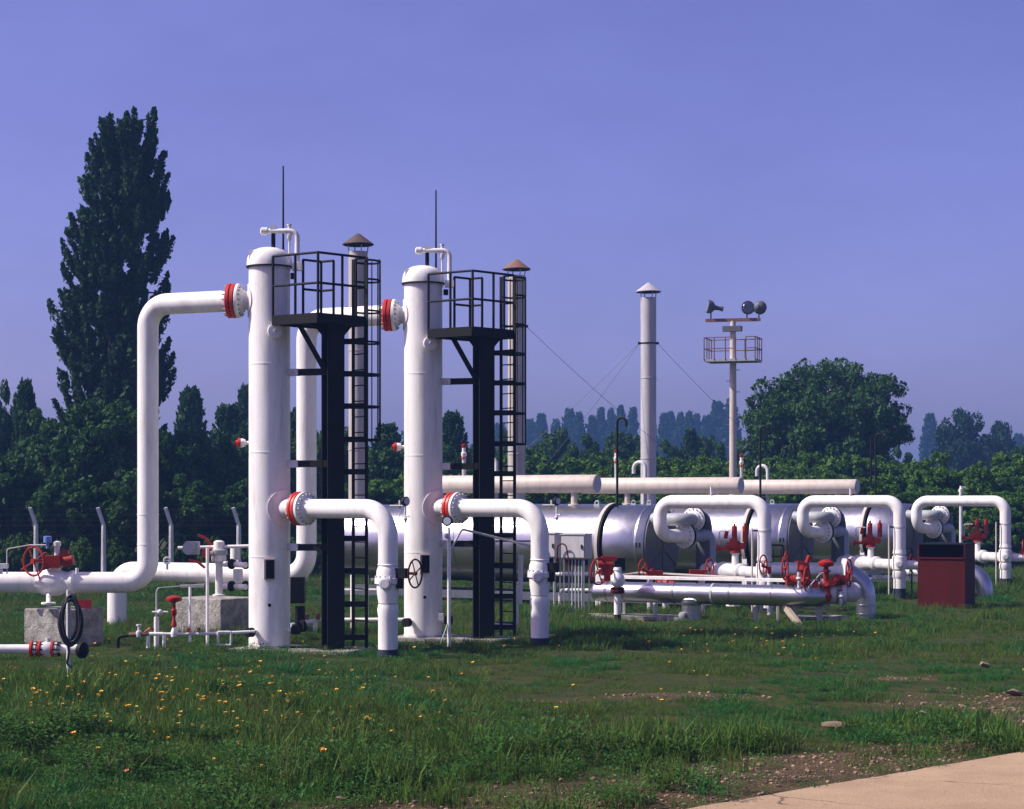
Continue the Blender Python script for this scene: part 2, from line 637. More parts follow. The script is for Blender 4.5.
C.objects.link(g)
tag(g, 'grassy ground with worn earth patches around the pipework', None, None, 'structure')

# the path: a band of pale paving with a ragged edge, three slabs in view
mb = MB()
L0, L1, n = -8.0, 26.0, 220
prof = []
for k in range(n + 1):
    t = L0 + (L1 - L0) * k / n
    e = 0.05 * (float(fbm(t, 3.3, 1.1, 4)) - 0.5) + 0.04 * (float(fbm(t, 1.3, 4.5, 6)) - 0.5)
    p = P0 + pdir * t + pnrm * e
    q = P0 + pdir * t + pnrm * 4.6
    i = len(mb.v)
    mb.v += [p + UP * -0.04, p + UP * 0.045, p + pnrm * 0.02 + UP * 0.06, q + UP * 0.065, q + UP * -0.04]
    if k:
        for a in range(4):
            mb.face(i - 5 + a, i + a, i + a + 1, i - 4 + a)
tag(mb.build('path', 'paving', None, False), 'pale sandy concrete path crossing the lower right corner', None, None, 'structure')


# ================================================================== gas separators
T2 = Vector((2.62, 2.80, 0))
Z1 = 35.7
tx, ty = (269.5 - 512) * Z1 / F, Z1
TR = 0.368
zt = lambda y: EYE - (y - HOR) * Z1 / F
tb = Vector((tx, ty, 0))
ad = Vector((2.232, -1.70, 0)).normalized()          # outlet direction, towards the camera's right


def saddle_plate(mb, axis_c, R0, ang0, zc, rad, off, hole=0.0, n=32):
    """round plate bent to the vessel's wall"""
    rings = []
    for q, o_ in ((rad, -.004), (rad * .99, off), (rad * .5, off), (hole, off)):
        i = len(mb.v)
        for k in range(n):
            t = 2 * math.pi * k / n
            a = ang0 + q * math.cos(t) / R0
            mb.v.append(axis_c + Vector((math.cos(a), math.sin(a), 0)) * (R0 + o_) + UP * (zc + q * math.sin(t)))
        rings.append(i)
    for p, q in zip(rings, rings[1:]):
        mb.strip(p, q, n)
    return mb


def make_separator():
    t = thing('gas_separator', tb, 'tall white cylindrical vessel nearest the big poplar, left of the pair', 'pressure vessel', 'white gas separators')
    top = zt(267)
    mb = MB().lathe(tb + UP * -0.05, UP, [(0, TR), (top + .05, TR)], 48)
    mb.build('shell', 'white', t)
    for y in (557, 453, 365):
        MB().lathe(tb + UP * zt(y), UP, [(0, TR), (0, TR + .005), (.018, TR + .005), (.018, TR)], 48).build('weld_seam', 'white', t)
    R2 = 0.405
    MB().lathe(tb + UP * (top + .012), UP, [(0, R2), (.06, R2), (.15, R2 * .965), (.22, R2 * .88), (.275, R2 * .72), (.315, R2 * .5), (.335, R2 * .25), (.34, 0.001)], 40, True).build('dome', 'white', t)
    MB().lathe(tb + UP * (top - .014), UP, [(0, R2 + .012), (.024, R2 + .012)], 40).build('dome_ring', 'black', t)
    MB().lathe(tb + UP * -0.02, UP, [(0, TR + .07), (.03, TR + .07), (.033, TR + .01), (.10, TR + .01)], 40).build('base_ring', 'dull', t)
    # lifting lugs
    for dx in (-.30, .12):
        MB().box(tb + Vector((dx, -.22, top + .20)), (.07, .03, .16)).build('lifting_lug', 'white', t)
    # blank manway
    d = Vector((.32, -.95, 0)).normalized()
    c = tb + d * (TR - .03) + UP * zt(333)
    mw = MB().lathe(c, d, [(0, .09), (.10, .09), (.11, .13), (.16, .13), (.165, .12)], 24).build('manway', 'white', t)
    MB().lathe(c + d * .163, d, [(0, .035), (.03, .03)], 12).build('manway_knob', 'dull', mw)
    # outlet nozzle with round reinforcing pad
    zc = zt(508)
    c = tb + UP * zc
    saddle_plate(MB(), tb, TR, math.atan2(ad.y, ad.x), zc, .335, .022, .12).build('reinforcing_pad', 'white', t)
    MB().lathe(c + ad * (TR - .02), ad, [(0, .165), (.36, .165)], 24).build('outlet_nozzle', 'white', t)
    # inlet nozzle, left
    il = Vector((-1, .10, 0)).normalized()
    c = tb + UP * zt(300.5)
    saddle_plate(MB(), tb, TR, math.atan2(il.y, il.x), zt(300.5), .30, .022, .12).build('inlet_pad', 'white', t)
    # small side nozzle with red cap, left
    c = tb + UP * zt(443)
    il2 = Vector((-1, -.05, 0)).normalized()
    s = MB().cyl(c + il2 * (TR - .02), c + il2 * (TR + .12), .035, None, 12).lathe(c + il2 * (TR + .06), il2, [(0, .06), (.05, .08), (.08, .08)], 16).build('side_nozzle', 'white', t)
    MB().lathe(c + il2 * (TR + .142), il2, [(0, .085), (.05, .085), (.06, .05), (.09, .05)], 16).build('cap', 'red', s)
    # instrument box with dark face
    d = Vector((.12, -1, 0)).normalized()
    side = UP.cross(d)
    c = tb + d * (TR + .01) + UP * zt(568.5)
    bx = MB().box(c, (.19, .09, .36), (side, d, UP)).build('name_plate_box', 'cream', t)
    MB().box(c + d * .047 + side * .012, (.145, .012, .33), (side, d, UP)).build('dark_panel', 'black', bx)
    c = tb + d * (TR - .01) + UP * zt(604)
    MB().lathe(c, d, [(0, .03), (.03, .03)], 12).build('plug', 'black', t)
    # drain nozzles
    for dd, zz in ((Vector((-.55, -.83, 0)).normalized(), .33), (Vector((.93, -.36, 0)).normalized(), .36)):
        c = tb + dd * (TR - .03) + UP * zz
        s = MB().cyl(c, c + dd * .14, .045, None, 14).build('drain_nozzle', 'white', t)
        MB().lathe(c + dd * .13, dd, [(0, .085), (.05, .085)], 18).lathe(c + dd * .2, dd, [(0, .085), (.05, .085)], 18).build('drain_flange', 'black', s)
    # white relief piping above the dome
    k0 = tb + Vector((.27, -.05, 0))
    zz = zt(232)
    pv = MB()
    pv.tube([k0 + Vector((-.32, -.05, zz)), k0 + Vector((.24, -.1, zz)), k0 + Vector((.24, -.1, zt(270)))], .045, .12, 14)
    pv.box(k0 + Vector((.24, -.1, zt(268))), (.17, .15, .13))
    pv.build('relief_pipe', 'white', t)
    MB().lathe(k0 + Vector((-.30, -.05, zz)), Vector((-1, 0, 0)), [(0, .07), (.10, .07), (.12, .03)], 14).box(k0 + Vector((-.19, -.05, zz + .05)), (.10, .10, .10)).build('relief_valve', 'white', t)
    MB().cyl(k0 + Vector((-.19, -.05, zt(256))), k0 + Vector((-.19, -.05, zz - .01)), .038, None, 12).build('valve_stem', 'black', t)
    MB().cyl(k0 + Vector((.10, -.08, zt(272))), k0 + Vector((.10, -.08, zz - .1)), .022, None, 10).lathe(k0 + Vector((.10, -.08, zz - .16)), UP, [(0, .03), (.04, .05), (.1, .05), (.12, .03), (.25, .03), (.26, .045), (.28, .045)], 12).build('pilot_valve', 'white', t)
    MB().cyl(k0 + Vector((.17, -.1, zt(280))), k0 + Vector((.17, -.1, zt(274))), .05, None, 10).build('drip_cup', 'black', t)
    # lightning rod
    MB().cyl(tb + Vector((.245, 0, zt(253))), tb + Vector((.245, 0, zt(166))), .020, .013, 8).build('lightning_rod', 'black', t)
    # brackets to the column
    cc = Vector((-3.16, 35.3, 0))
    d = (cc - tb); d.z = 0; d.normalize()
    for y in (373, 464, 547):
        p = tb + UP * zt(y)
        w = MB().bar(p + d * (TR - .02), p + d * (TR + .20), .07, .13).build('bracket', 'dull', t)
        MB().bar(p + d * (TR + .205), p + d * 1.14, .06, .12).build('bracket_arm', 'black', w)
    return t


sep1 = make_separator()


# ================================================================== platforms with ladders
PN, PW, PE = Vector((-3.356, 34.60, 0)), Vector((-4.207, 35.20, 0)), Vector((-2.584, 35.40, 0))
PS = PW + PE - PN
DZ = zt(318) - .09


def make_platform():
    cc = Vector((-3.16, 35.3, 0))
    t = thing('access_platform', cc, 'black steel platform with ladder beside the left vessel', 'platform', 'black platforms with caged ladders')
    corners = [PN, PE, PS, PW]
    cen = (PN + PS) / 2
    e1 = (PE - PN).normalized(); e2 = (PW - PN).normalized()
    mb = MB()
    mb.box(cen + UP * (DZ + .065), ((PE - PN).length, (PW - PN).length, .03), (e1, e2, UP))
    mb.build('deck', 'black', t)
    mb = MB()
    for a, b_ in ((PN, PE), (PE, PS), (PS, PW), (PW, PN)):
        mb.bar(a + UP * DZ, b_ + UP * DZ, .06, .17)
    mb.build('deck_edge_beam', 'black', t)
    mb = MB()
    for f_ in (.33, .66):
        mb.bar(PN.lerp(PW, f_) + UP * (DZ - .02), PE.lerp(PS, f_) + UP * (DZ - .02), .05, .09)
    mb.build('deck_joist', 'black', t)
    # column: an H-section standing on a base plate
    d = (cc - tb); d.z = 0; d.normalize()
    s = UP.cross(d)
    u1 = Vector((1, 0, 0)); u2 = Vector((0, 1, 0))
    ca, sa = math.cos(R(28)), math.sin(R(28))
    u1 = Vector((ca, sa, 0)); u2 = Vector((-sa, ca, 0))
    mb = MB()
    hz = DZ - .07
    for q in (-1, 1):
        mb.box(cc + u2 * (q * .13) + UP * (hz / 2), (.32, .03, hz), (u1, u2, UP))
    mb.box(cc + UP * (hz / 2), (.028, .228, hz), (u1, u2, UP))
    mb.build('column', 'black', t)
    MB().box(cc + UP * .02, (.52, .48, .05), (u1, u2, UP)).build('base_plate', 'black', t)
    mb = MB()
    for q in (-1, 1):
        mb = MB()
        i = len(mb.v)
        for th in (-.02, .02):
            for (dx, dz) in ((.15, -.08), (.15, -.32), (.36, -.08)):
                mb.v.append(cc + u1 * (q * dx) + u2 * th + UP * (DZ + dz))
        mb.face(i, i + 1, i + 2); mb.face(i + 3, i + 5, i + 4)
        for k in range(3):
            l = (k + 1) % 3
            mb.face(i + k, i + 3 + k, i + 3 + l, i + l)
        mb.build('gusset', 'black', t, False)
    # slanted brace from the deck to the column
    MB().bar(at(300, 326, 35.25), cc + UP * zt(372) + Vector((-.14, -.02, 0)), .09, .09).build('brace', 'black', t)
    # railings
    HR = 1.05
    zb = DZ + .08

    def rail_side(a, b_, posts):
        for hh in (HR, HR * .5):
            MB().tube([a + UP * (zb + hh), b_ + UP * (zb + hh)], .022, 0, 8).build('rail', 'black', t)
        for f_ in posts:
            p = a.lerp(b_, f_)
            MB().cyl(p + UP * (zb - .1), p + UP * (zb + HR), .024, None, 8).build('post', 'black', t)
    rail_side(PW, PN, (0, .5, 1.0))
    rail_side(PN, PE, (.5, 1.0))
    rail_side(PS, PW.lerp(PS, .62), (.0, 1.0))
    rail_side(PE, PE.lerp(PS, .22), (1.0,))
    rail_side(PE.lerp(PS, .72), PS, (0,))
    # ladder
    nout = Vector((.577, .817, 0)).normalized()
    lc = Vector((-2.70, 35.50, 0))
    ls = Vector((.63, -.775, 0)).normalized()
    ladder = MB()
    ztop = zb + HR + .0
    for q in (-1, 1):
        ladder.bar(lc + ls * (.205 * q) + UP * .05, lc + ls * (.205 * q) + UP * ztop, .022, .06, nout)
    lo = ladder.build('ladder', 'black', t)
    z = .25
    rungme = None
    while z < DZ + .1:
        if rungme is None:
            r_ = MB().cyl(lc - ls * .2 + UP * z, lc + ls * .2 + UP * z, .0125, None, 6).build('rung', 'black', lo)
            z0 = z
        else:
            r_ = rungme.copy(); C.objects.link(r_); r_.parent = lo
            r_.location = (0, 0, z - z0)
        rungme = rungme or r_
        z += .278
    # stand-off brackets from column to the ladder and cage hoops
    hz_ = [zt(y) for y in (343, 375, 407, 440, 472, 506, 538, 570, 603, 636)]
    for z in hz_:
        MB().bar(cc + u1 * .14 + UP * z, lc + ls * .19 - nout * .03 + UP * z, .03, .10).build('ladder_bracket', 'black', t)
    cage = MB()
    rr = .34
    hc = lc + nout * .16
    pts = []
    for k in range(13):
        a = math.pi * k / 12
        pts.append(hc + ls * (-rr * .78 * math.cos(a)) + nout * (rr * 1.0 * math.sin(a)))
    pts = [lc - ls * .205] + pts + [lc + ls * .205]
    for k in (3, 5, 7, 9, 11):
        p = pts[k]
        cage.bar(p + UP * zt(441), p + UP * (zt(262) + .04), .010, .018, nout)
    co_ = cage.build('ladder_cage', 'black', t)
    for z in [zt(y) for y in (440, 407, 375, 343, 312, 281, 262)]:
        mb = MB()
        for a, b_ in zip(pts, pts[1:]):
            mb.bar(a + UP * z, b_ + UP * z, .010, .036)
        mb.build('hoop', 'black', co_)
    return t


plat1 = make_platform()

# ================================================================== outlet pipes of the separators
PR = 0.168


def make_outlet():
    zc = zt(508.5)
    leg = Vector((-2.108, 34.0, 0))
    o0 = tb + UP * zc
    t = thing('outlet_pipe', leg, 'thick white pipe with red flange bending down beside the left ladder', 'pipe', 'white outlet pipes of the vessels')
    st = o0 + ad * (TR + .50)
    zv = zt(580)
    MB().tube([st, leg + UP * zc, leg + UP * zv], PR, .50, 28, 12).build('pipe', 'white', t)
    flange(t, o0 + ad * (TR + .48), ad, .30, .06, True, 18)
    c = leg
    zl = lambda y: EYE - (y - HOR) * 34.0 / F
    MB().lathe(c + UP * zl(566), UP, [(0, PR), (.02, PR + .012), (.04, PR)], 28).build('weld_band', 'white', t)
    mb = MB()
    mb.lathe(c + UP * zl(603), UP, [(0, PR * .98), (.03, PR * .99), (.16, PR * 1.12), (.26, PR * 1.15), (.31, PR * 1.16), (.33, PR * 1.36), (.42, PR * 1.36), (.44, PR * 1.2), (.55, PR * 1.16), (.62, PR)], 28)
    vb = mb.build('valve_body', 'white', t)
    d = Vector((-.15, -1, 0)).normalized()
    MB().lathe(c + d * (PR + .0) + UP * zl(583), d, [(0, .11), (.07, .11), (.08, .08), (.11, .075)], 18).build('body_port', 'dull', vb)
    mb = MB()
    for k in range(14):
        a = 2 * math.pi * k / 14
        p = c + Vector((math.cos(a), math.sin(a), 0)) * (PR * 1.24) + UP * (zl(603) + .42)
        mb.cyl(p, p + UP * .045, .017, None, 6)
    tag(mb.build('body_bolts', 'dull', vb), kind='stuff')
    MB().lathe(c + UP * .12, UP, [(0, PR * 1.0), (zl(615) - .14, PR * 1.0), (zl(610) - .12, PR * 1.1), (zl(606) - .12, PR * 1.02), (zl(604) - .12, PR)], 28).build('pipe_lower', 'white', t)
    MB().lathe(c + UP * -.1, UP, [(0, PR * 1.03), (.23, PR * 1.03)], 28).build('bitumen_sleeve', 'bitumen', t)
    # gear box and dark red handwheel, at the right of the valve
    wd = Vector((.90, -.44, 0)).normalized()
    g0 = c + UP * zl(573)
    MB().bar(g0 + wd * (PR + .0), g0 + wd * (PR + .20), .13, .17).cyl(g0 + wd * (PR + .06) - UP * .26, g0 + wd * (PR + .06) - UP * .08, .07, None, 12).build('gear_box', 'black', t)
    MB().cyl(g0 + wd * (PR + .19), g0 + wd * (PR + .36), .025, None, 10).build('spindle', 'black', t)
    MB().wheel(g0 + wd * (PR + .36), wd, .24, .016, 4, .035).build('handwheel', 'darkred', t)
    # gauge tapping on the bend
    e = o0 + ad * 0
    gp = at(397, 506, 33.8)
    MB().cyl(gp - Vector((.12, 0, .0)), gp + Vector((.12, -.02, 0)), .018, None, 8).cyl(gp + Vector((.05, 0, -.05)), gp + Vector((.05, 0, .1)), .02, None, 8).build('gauge_tapping', 'dull', t)
    gg = gp + Vector((.14, -.03, .08))
    gd = Vector((.75, -.65, 0)).normalized()
    ga = MB().lathe(gg - gd * .03, gd, [(0, .075), (.06, .08), (.065, .07)], 18).build('pressure_gauge', 'black', t)
    MB().lathe(gg + gd * .036, gd, [(0, .06), (.005, .06)], 18).build('dial', 'glass', ga)
    MB().cyl(gg - UP * .36, gg - UP * .05, .018, None, 8).ball(gg - UP * .30, .035, 10, 6).cyl(gg - UP * .25 - gd * .02, gg - UP * .25 + gd * .09, .014, None, 6).build('gauge_cock', 'dull', t)
    return t


out1 = make_outlet()

# ================================================================== inlet pipes
IR = 0.185


def inlet_flange(t, base, il):
    flange(t, base, -il, .31, .06, True, 18)
    MB().cyl(base - il * .02, base + il * .30, IR * .95, None, 28)


def make_inlet_1():
    il = Vector((-1, .10, 0)).normalized()
    zc = zt(300.5)
    start = tb + UP * zc + il * (TR + .05)
    fl = tb + UP * zc + il * .59
    corner = at(148, 301, 36.5); corner.z = zc
    low = at(148, 582.5, 36.5)
    end = at(-210, 582.5, 36.6); end.z = low.z
    t = thing('inlet_pipe', (low.x, low.y, 0), 'thick white pipe rising left of the left vessel and running out of frame', 'pipe', 'white inlet pipes of the vessels')
    MB().tube([fl + il * .14, corner, low, end], .192, .42, 28, 12).build('pipe', 'white', t)
    MB().cyl(start - il * .1, fl + il * -.02, .165, None, 24).build('nozzle_neck', 'white', t)
    flange(t, fl, -il, .31, .05, True, 18)
    for y in (545, 515):
        p = at(148, y, 36.5)
        MB().lathe(p, UP, [(0, .19), (0, .197), (.02, .197), (.02, .19)], 28).build('weld_seam', 'white', t)
    # gate valve on the low run
    vx = at(55, 582.5, 36.5); vx.z = low.z
    ax = Vector((1, 0, 0))
    mb = MB().lathe(vx - ax * .32, ax, [(0, IR), (.03, IR * 1.06), (.16, IR * 1.3), (.24, IR * 1.32), (.32, IR * 1.32), (.40, IR * 1.3), (.50, IR * 1.06), (.58, IR * 1.06), (.62, IR * 1.2), (.66, IR * 1.2), (.70, IR)], 28)
    v = mb.build('valve_body', 'white', t)
    MB().lathe(vx + UP * .18, UP, [(0, .11), (.10, .11), (.11, .14), (.15, .14), (.16, .06), (.30, .05)], 18).build('valve_bonnet', 'white', v)
    MB().box(vx + Vector((-.02, -.08, .38)), (.30, .26, .22)).cyl(vx + Vector((.15, -.05, .38)), vx + Vector((.34, -.05, .42)), .10, None, 14).box(vx + Vector((.20, -.05, .52)), (.12, .12, .14)).build('actuator_gear', 'valvered', t)
    wd = Vector((-.55, -.83, 0)).normalized()
    wc = vx + Vector((-.30, -.38, .40))
    hw = MB().wheel(wc, wd, .26, .02, 4, .05).cyl(wc, wc - wd * .3, .03, None, 8)
    for k in range(4):
        a_, u_, w_ = frame(wd)
        a = math.pi / 2 * k + .47
        hw.cyl(wc + (u_ * math.cos(a) + w_ * math.sin(a)) * .24, wc + (u_ * math.cos(a) + w_ * math.sin(a)) * .36, .016, None, 6)
    hw.build('handwheel', 'valvered', t)
    MB().lathe(vx + Vector((-.12, -.06, .62)), UP, [(0, .03), (.10, .03), (.11, .075), (.22, .075), (.23, .05)], 16).build('position_indicator', 'blue', t)
    MB().lathe(vx + Vector((.05, -.06, .50)), UP, [(0, .05), (.16, .05), (.17, .075), (.24, .075), (.26, .02)], 14).build('indicator_cap', 'dull', t)
    MB().torus(vx + Vector((-.02, -.06, .78)), Vector((0, 1, 0)), .13, .012, 16, 6, 0, math.pi).build('sensing_tube', 'black', t)
    # saddle post on the block, small stubs, thin tube at the far left
    MB().cyl(at(48.5, 604, 36.0), vx + Vector((-.11, 0, -.15)), .045, None, 12).lathe(at(48.5, 604, 36.0), UP, [(0, .13), (.03, .13)], 16).build('saddle_post', 'white', t)
    MB().cyl(at(77, 574, 36.1), at(77, 568, 36.1), .028, None, 10).build('stub', 'white', t)
    MB().tube([at(7, 574, 36.1), at(7, 549, 36.1), at(30, 545, 36.1), at(46, 545, 36.0)], .012, .05, 8).build('impulse_tube', 'steel', t)
    MB().cyl(at(0, 566, 36.1), at(0, 574, 36.1), .05, None, 12).box(at(2, 566, 36.1), (.2, .12, .09)).build('stub_valve', 'white', t)
    return t


make_inlet_1()


def make_inlet_2():
    il = Vector((-1, .10, 0)).normalized()
    b2 = tb + T2
    zc = zt(300.5)
    fl = b2 + UP * zc + il * .59
    corner = at(306.5, 316, 39.4); corner.z = zc
    low = at(306.5, 575, 39.4)
    stub = at(117, 571, 41.6); stub.z = low.z
    t = thing('inlet_pipe', (corner.x, corner.y, 0), 'thick white pipe dropping behind the left platform to the right vessel', 'pipe', 'white inlet pipes of the vessels')
    MB().tube([fl + il * .14, corner, low, stub, Vector((stub.x, stub.y, -.1))], .198, .42, 28, 12).build('pipe', 'white', t)
    MB().cyl(b2 + UP * zc + il * (TR - .05), fl - il * .02, .165, None, 24).build('nozzle_neck', 'white', t)
    flange(t, fl, -il, .31, .05, True, 18)
    # gauge cock on the low run
    p = at(167, 567, 40.2)
    MB().cyl(p - UP * .05, p + UP * .08, .03, None, 10).torus(p + UP * .13, Vector((0, 1, 0)), .06, .02, 16, 6).cyl(p + Vector((-.06, 0, .13)), p + Vector((.06, 0, .13)), .015, None, 6).build('tapping_valve', 'dull', t)
    return t


make_inlet_2()

refresh()
dup(sep1, T2, 'tall white cylindrical vessel right of the first, standing clear of the poplar')
dup(plat1, T2, 'black steel platform with ladder beside the right vessel')
out2 = dup(out1, T2, 'thick white pipe with red flange bending down right of the right vessel and its ladder')
for ch in [o for o in bpy.data.objects if o.parent == out2 and (o.name.startswith('handwheel') or o.name.startswith('spindle'))]:
    bpy.data.objects.remove(ch)

# concrete pads at the vessel feet
for off, lb in ((Vector((0, 0, 0)), 'thin concrete slab under the left vessel and its ladder'), (T2, 'thin concrete slab under the right vessel and its ladder')):
    d = Vector((1.18, -.4, 0)).normalized()
    o = MB().box(tb + off + Vector((.60, -.20, -.005)), (2.3, 1.25, .09), (d, UP.cross(d), UP)).build('concrete_pad', 'concrete', None, False)
    tag(o, lb, 'concrete slab', 'concrete slabs under the vessels')


# ================================================================== concrete blocks at the left
def block(x0, x1, ytop, ybot, Z, ang, dep, label):
    s = Z / F
    h = (ybot - ytop) * s
    c = at((x0 + x1) / 2, 0, Z)
    u = Vector((math.cos(ang), math.sin(ang), 0)); v = Vector((-math.sin(ang), math.cos(ang), 0))
    o = MB().box(Vector((c.x, c.y, h / 2 - .1)), ((x1 - x0) * s, dep, h + .2), (u, v, UP)).build('concrete_block', 'concrete', None, False)
    bv = o.modifiers.new('edge', 'BEVEL'); bv.width = .02; bv.segments = 2
    return tag(o, label, 'concrete block')


block(35, 93, 603, 641, 36.5, R(-33), .95, 'rough grey concrete block under the valve with the big red handwheel')
block(183, 247, 593, 630, 39.6, R(-33), 1.1, 'rough grey concrete block behind the thin white pipes left of the vessel')

# red sign-like box on the block behind the hose
o = MB().box(at(84, 606, 36.4), (.28, .14, .23)).build('red_box', 'red', None, False)
tag(o, 'small faded red box standing on the left concrete block', 'box')


# ================================================================== low valve line at the far left, with hose
def make_low_line():
    Z = 29.5
    s = Z / F
    zc = at(0, 649, Z).z
    ax = Vector((1, 0, 0))
    t = thing('drain_line', at(40, 690, Z) * 1.0, 'slim white pipe with two red flanges at the left edge of the lawn', 'pipe')
    t.location.z = 0
    MB().cyl(at(-160, 649, Z), at(31, 649, Z), .068, None, 18).build('pipe', 'white', t)
    for x in (32.5, 40.5, 53.5):
        MB().lathe(at(x, 649, Z) - ax * .03, ax, [(0, .11), (.004, .118), (.036, .118), (.04, .11)], 20).build('flange', 'red', t)
        MB().lathe(at(x, 649, Z) + ax * .02, ax, [(0, .10), (.04, .10)], 20).build('counter_flange', 'dull', t)
    MB().lathe(at(34, 649, Z), ax, [(0, .075), (.10, .09), (.16, .11), (.26, .11), (.31, .09), (.40, .075)], 20).build('valve_body', 'dull', t)
    MB().cyl(at(48, 643, Z), at(48, 638, Z), .035, None, 10).build('valve_stem', 'dull', t)
    MB().cyl(at(60, 649, Z), at(79, 649, Z), .068, None, 18).build('pipe_end', 'white', t)
    MB().lathe(at(79, 650, Z), Vector((1, -.45, 0)), [(0, .09), (.03, .12), (.09, .12), (.12, .08)], 20).build('blind_flange', 'black', t)
    for x in (37, 45, 57):
        mb = MB()
        for k in range(8):
            a = math.pi * 2 * k / 8
            p = at(x, 649, Z) + Vector((0, math.cos(a), math.sin(a))) * .095
            mb.cyl(p - ax * .06, p + ax * .06, .014, None, 6)
        tag(mb.build('bolt_ring', 'black', t), kind='stuff')
    return t


make_low_line()
Z = 29.3
t = thing('hose_post', at(68, 700, Z), 'thin white post carrying a coil of black hose', 'post')
t.location.z = 0
MB().cyl(at(68.5, 712, Z), at(68.5, 590, Z), .032, None, 12).build('post', 'dull', t)
MB().box(Vector((at(60, 700, Z).x, Z, .02)), (.5, .4, .10)).build('foot_slab', 'concrete', t, False)
MB().bar(at(66, 600, Z - .03), at(74, 600, Z - .12), .03, .03).build('hook', 'dull', t)
hz = thing('hose_coil', at(70, 640, Z - .13), 'black rubber hose coiled in an oval on the white post', 'hose')
mb = MB()
for k in range(13):
    c = at(70.5 + (k - 6) * .13, 619 + (k % 5) * .7, Z - .09 - .012 * k)
    pts = []
    for j in range(41):
        a = 2 * math.pi * j / 40
        pts.append(c + Vector((math.cos(a) * (.105 + .016 * (k % 5)), .02 * math.sin(2 * a + k), math.sin(a) * (.31 + .018 * (k % 4)))))
    mb.tube(pts, .015, 0, 7, cap=False)
mb.build('hose_loops', 'rubber', hz)
MB().tube([at(67, 640, Z - .2), at(69, 652, Z - .2), at(67, 664, Z - .18), at(72, 668, Z - .18)], .017, .05, 8).build('hose_tail', 'rubber', hz)


# ================================================================== actuated valve and thin lines left of the left vessel
def make_regulator():
    Z = 37.0
    t = thing('control_valve', at(212, 630, 36.7), 'white valve with grey actuator and red levers left of the left vessel', 'valve')
    t.location.z = 0
    a = Vector((1, .12, 0)).normalized()
    MB().cyl(at(178, 548, Z), at(252, 546, Z), .032, None, 12).build('instrument_bar', 'white', t)
    MB().box(at(194, 548, Z - .2), (.19, .22, .24)).lathe(at(190, 548, Z - .3), Vector((-.4, -1, 0)), [(0, .12), (.05, .13), (.07, .12)], 20).build('actuator', 'grey', t)
    MB().lathe(at(219, 596, Z), UP, [(0, .12), (.03, .12), (.04, .07), (.62, .07), (.64, .13), (.70, .14), (.76, .13), (.78, .09), (.90, .10), (1.0, .10), (1.03, .05)], 20).build('valve_column', 'white', t)
    MB().lathe(at(219, 555, Z), UP, [(0, .15), (.04, .16), (.09, .16), (.12, .13)], 22).build('column_collar', 'grey', t)
    for x0, y0, x1, y1 in ((198, 535, 211, 545), (204, 556, 212, 549), (189, 560, 205, 568)):
        MB().tube([at(x0, y0, Z - .25), at((x0 + x1) / 2 + 1, (y0 + y1) / 2 - 2, Z - .28), at(x1, y1, Z - .25)], .026, .1, 8).build('lever', 'red', t)
    MB().box(at(206, 553, Z - .2), (.12, .14, .16)).build('lever_hub', 'red', t)
    # thin uprights
    MB().cyl(at(207.5, 652, 36.4), at(207.5, 548, 36.4), .03, None, 10).build('upright', 'white', t)
    for x0, x1, y in ((224, 246, 564), (224, 246, 586)):
        MB().cyl(at(x0, y, Z - .1), at(x1, y + 1, Z - .35), .055, None, 14).build('branch_pipe', 'white', t)
        for x in (230, 244):
            MB().lathe(at(x, y, Z - .25), Vector((.9, -.4, 0)), [(0, .09), (.04, .10), (.07, .09)], 18).build('branch_flange', 'black', t)
    MB().box(at(238, 575, Z - .2), (.16, .12, .22)).build('branch_body', 'dull', t)
    MB().cyl(at(235, 560, 38.2), at(235, 548, 38.2), .09, None, 16).build('standing_stub', 'white', t)
    return t


make_regulator()


def make_sample_line():
    Z = 35.0
    t = thing('sample_line', at(175, 640, Z), 'thin white pipe run with red regulator left of the left vessel base', 'pipe')
    t.location.z = 0
    MB().tube([at(148, 634, Z), at(200, 634, Z), at(255, 631.5, Z + .2)], .026, 0, 10).build('pipe', 'white', t)
    MB().tube([at(148, 648, Z), at(148, 634, Z), at(164, 634, Z), at(164, 648, Z)], .034, .03, 10).build('pipe_saddle', 'white', t)
    MB().tube([at(118, 648, Z), at(118, 637, Z), at(130, 635, Z)], .03, .06, 10).build('pipe_elbow', 'black', t)
    MB().cyl(at(129, 635, Z), at(149, 634, Z), .04, None, 12).build('cock_pipe', 'rust', t)
    MB().lathe(at(139, 634, Z), UP, [(-.05, .05), (0, .06), (.05, .05), (.06, .025), (.13, .025), (.14, .045), (.17, .045)], 12).build('cock', 'dull', t)
    MB().tube([at(145, 632, Z - .05), at(150, 628, Z - .08), at(154, 630, Z - .05)], .016, .03, 6).build('cock_handle', 'red', t)
    r0 = at(174, 634, Z)
    MB().lathe(r0 + UP * -.05, UP, [(0, .05), (.05, .06), (.10, .05), (.16, .03)], 14).build('regulator_base', 'white', t)
    MB().lathe(r0 + UP * .12, UP, [(0, .03), (.02, .05), (.10, .04), (.12, .028), (.20, .028), (.22, .045), (.30, .05), (.32, .03), (.42, .032), (.44, .05), (.46, .13), (.49, .14), (.52, .135), (.54, .09), (.56, .03)], 20).build('regulator', 'valvered', t)
    for x in (189, 199):
        MB().box(at(x, 630, Z - .03), (.05, .07, .08)).build('stop_cock', 'red' if x < 195 else 'rust', t)
    MB().tube([at(218, 645, Z), at(218, 632, Z), at(231, 632, Z), at(231, 645, Z), at(218, 645, Z)], .022, .02, 8).build('drip_frame', 'dull', t)
    return t


make_sample_line()


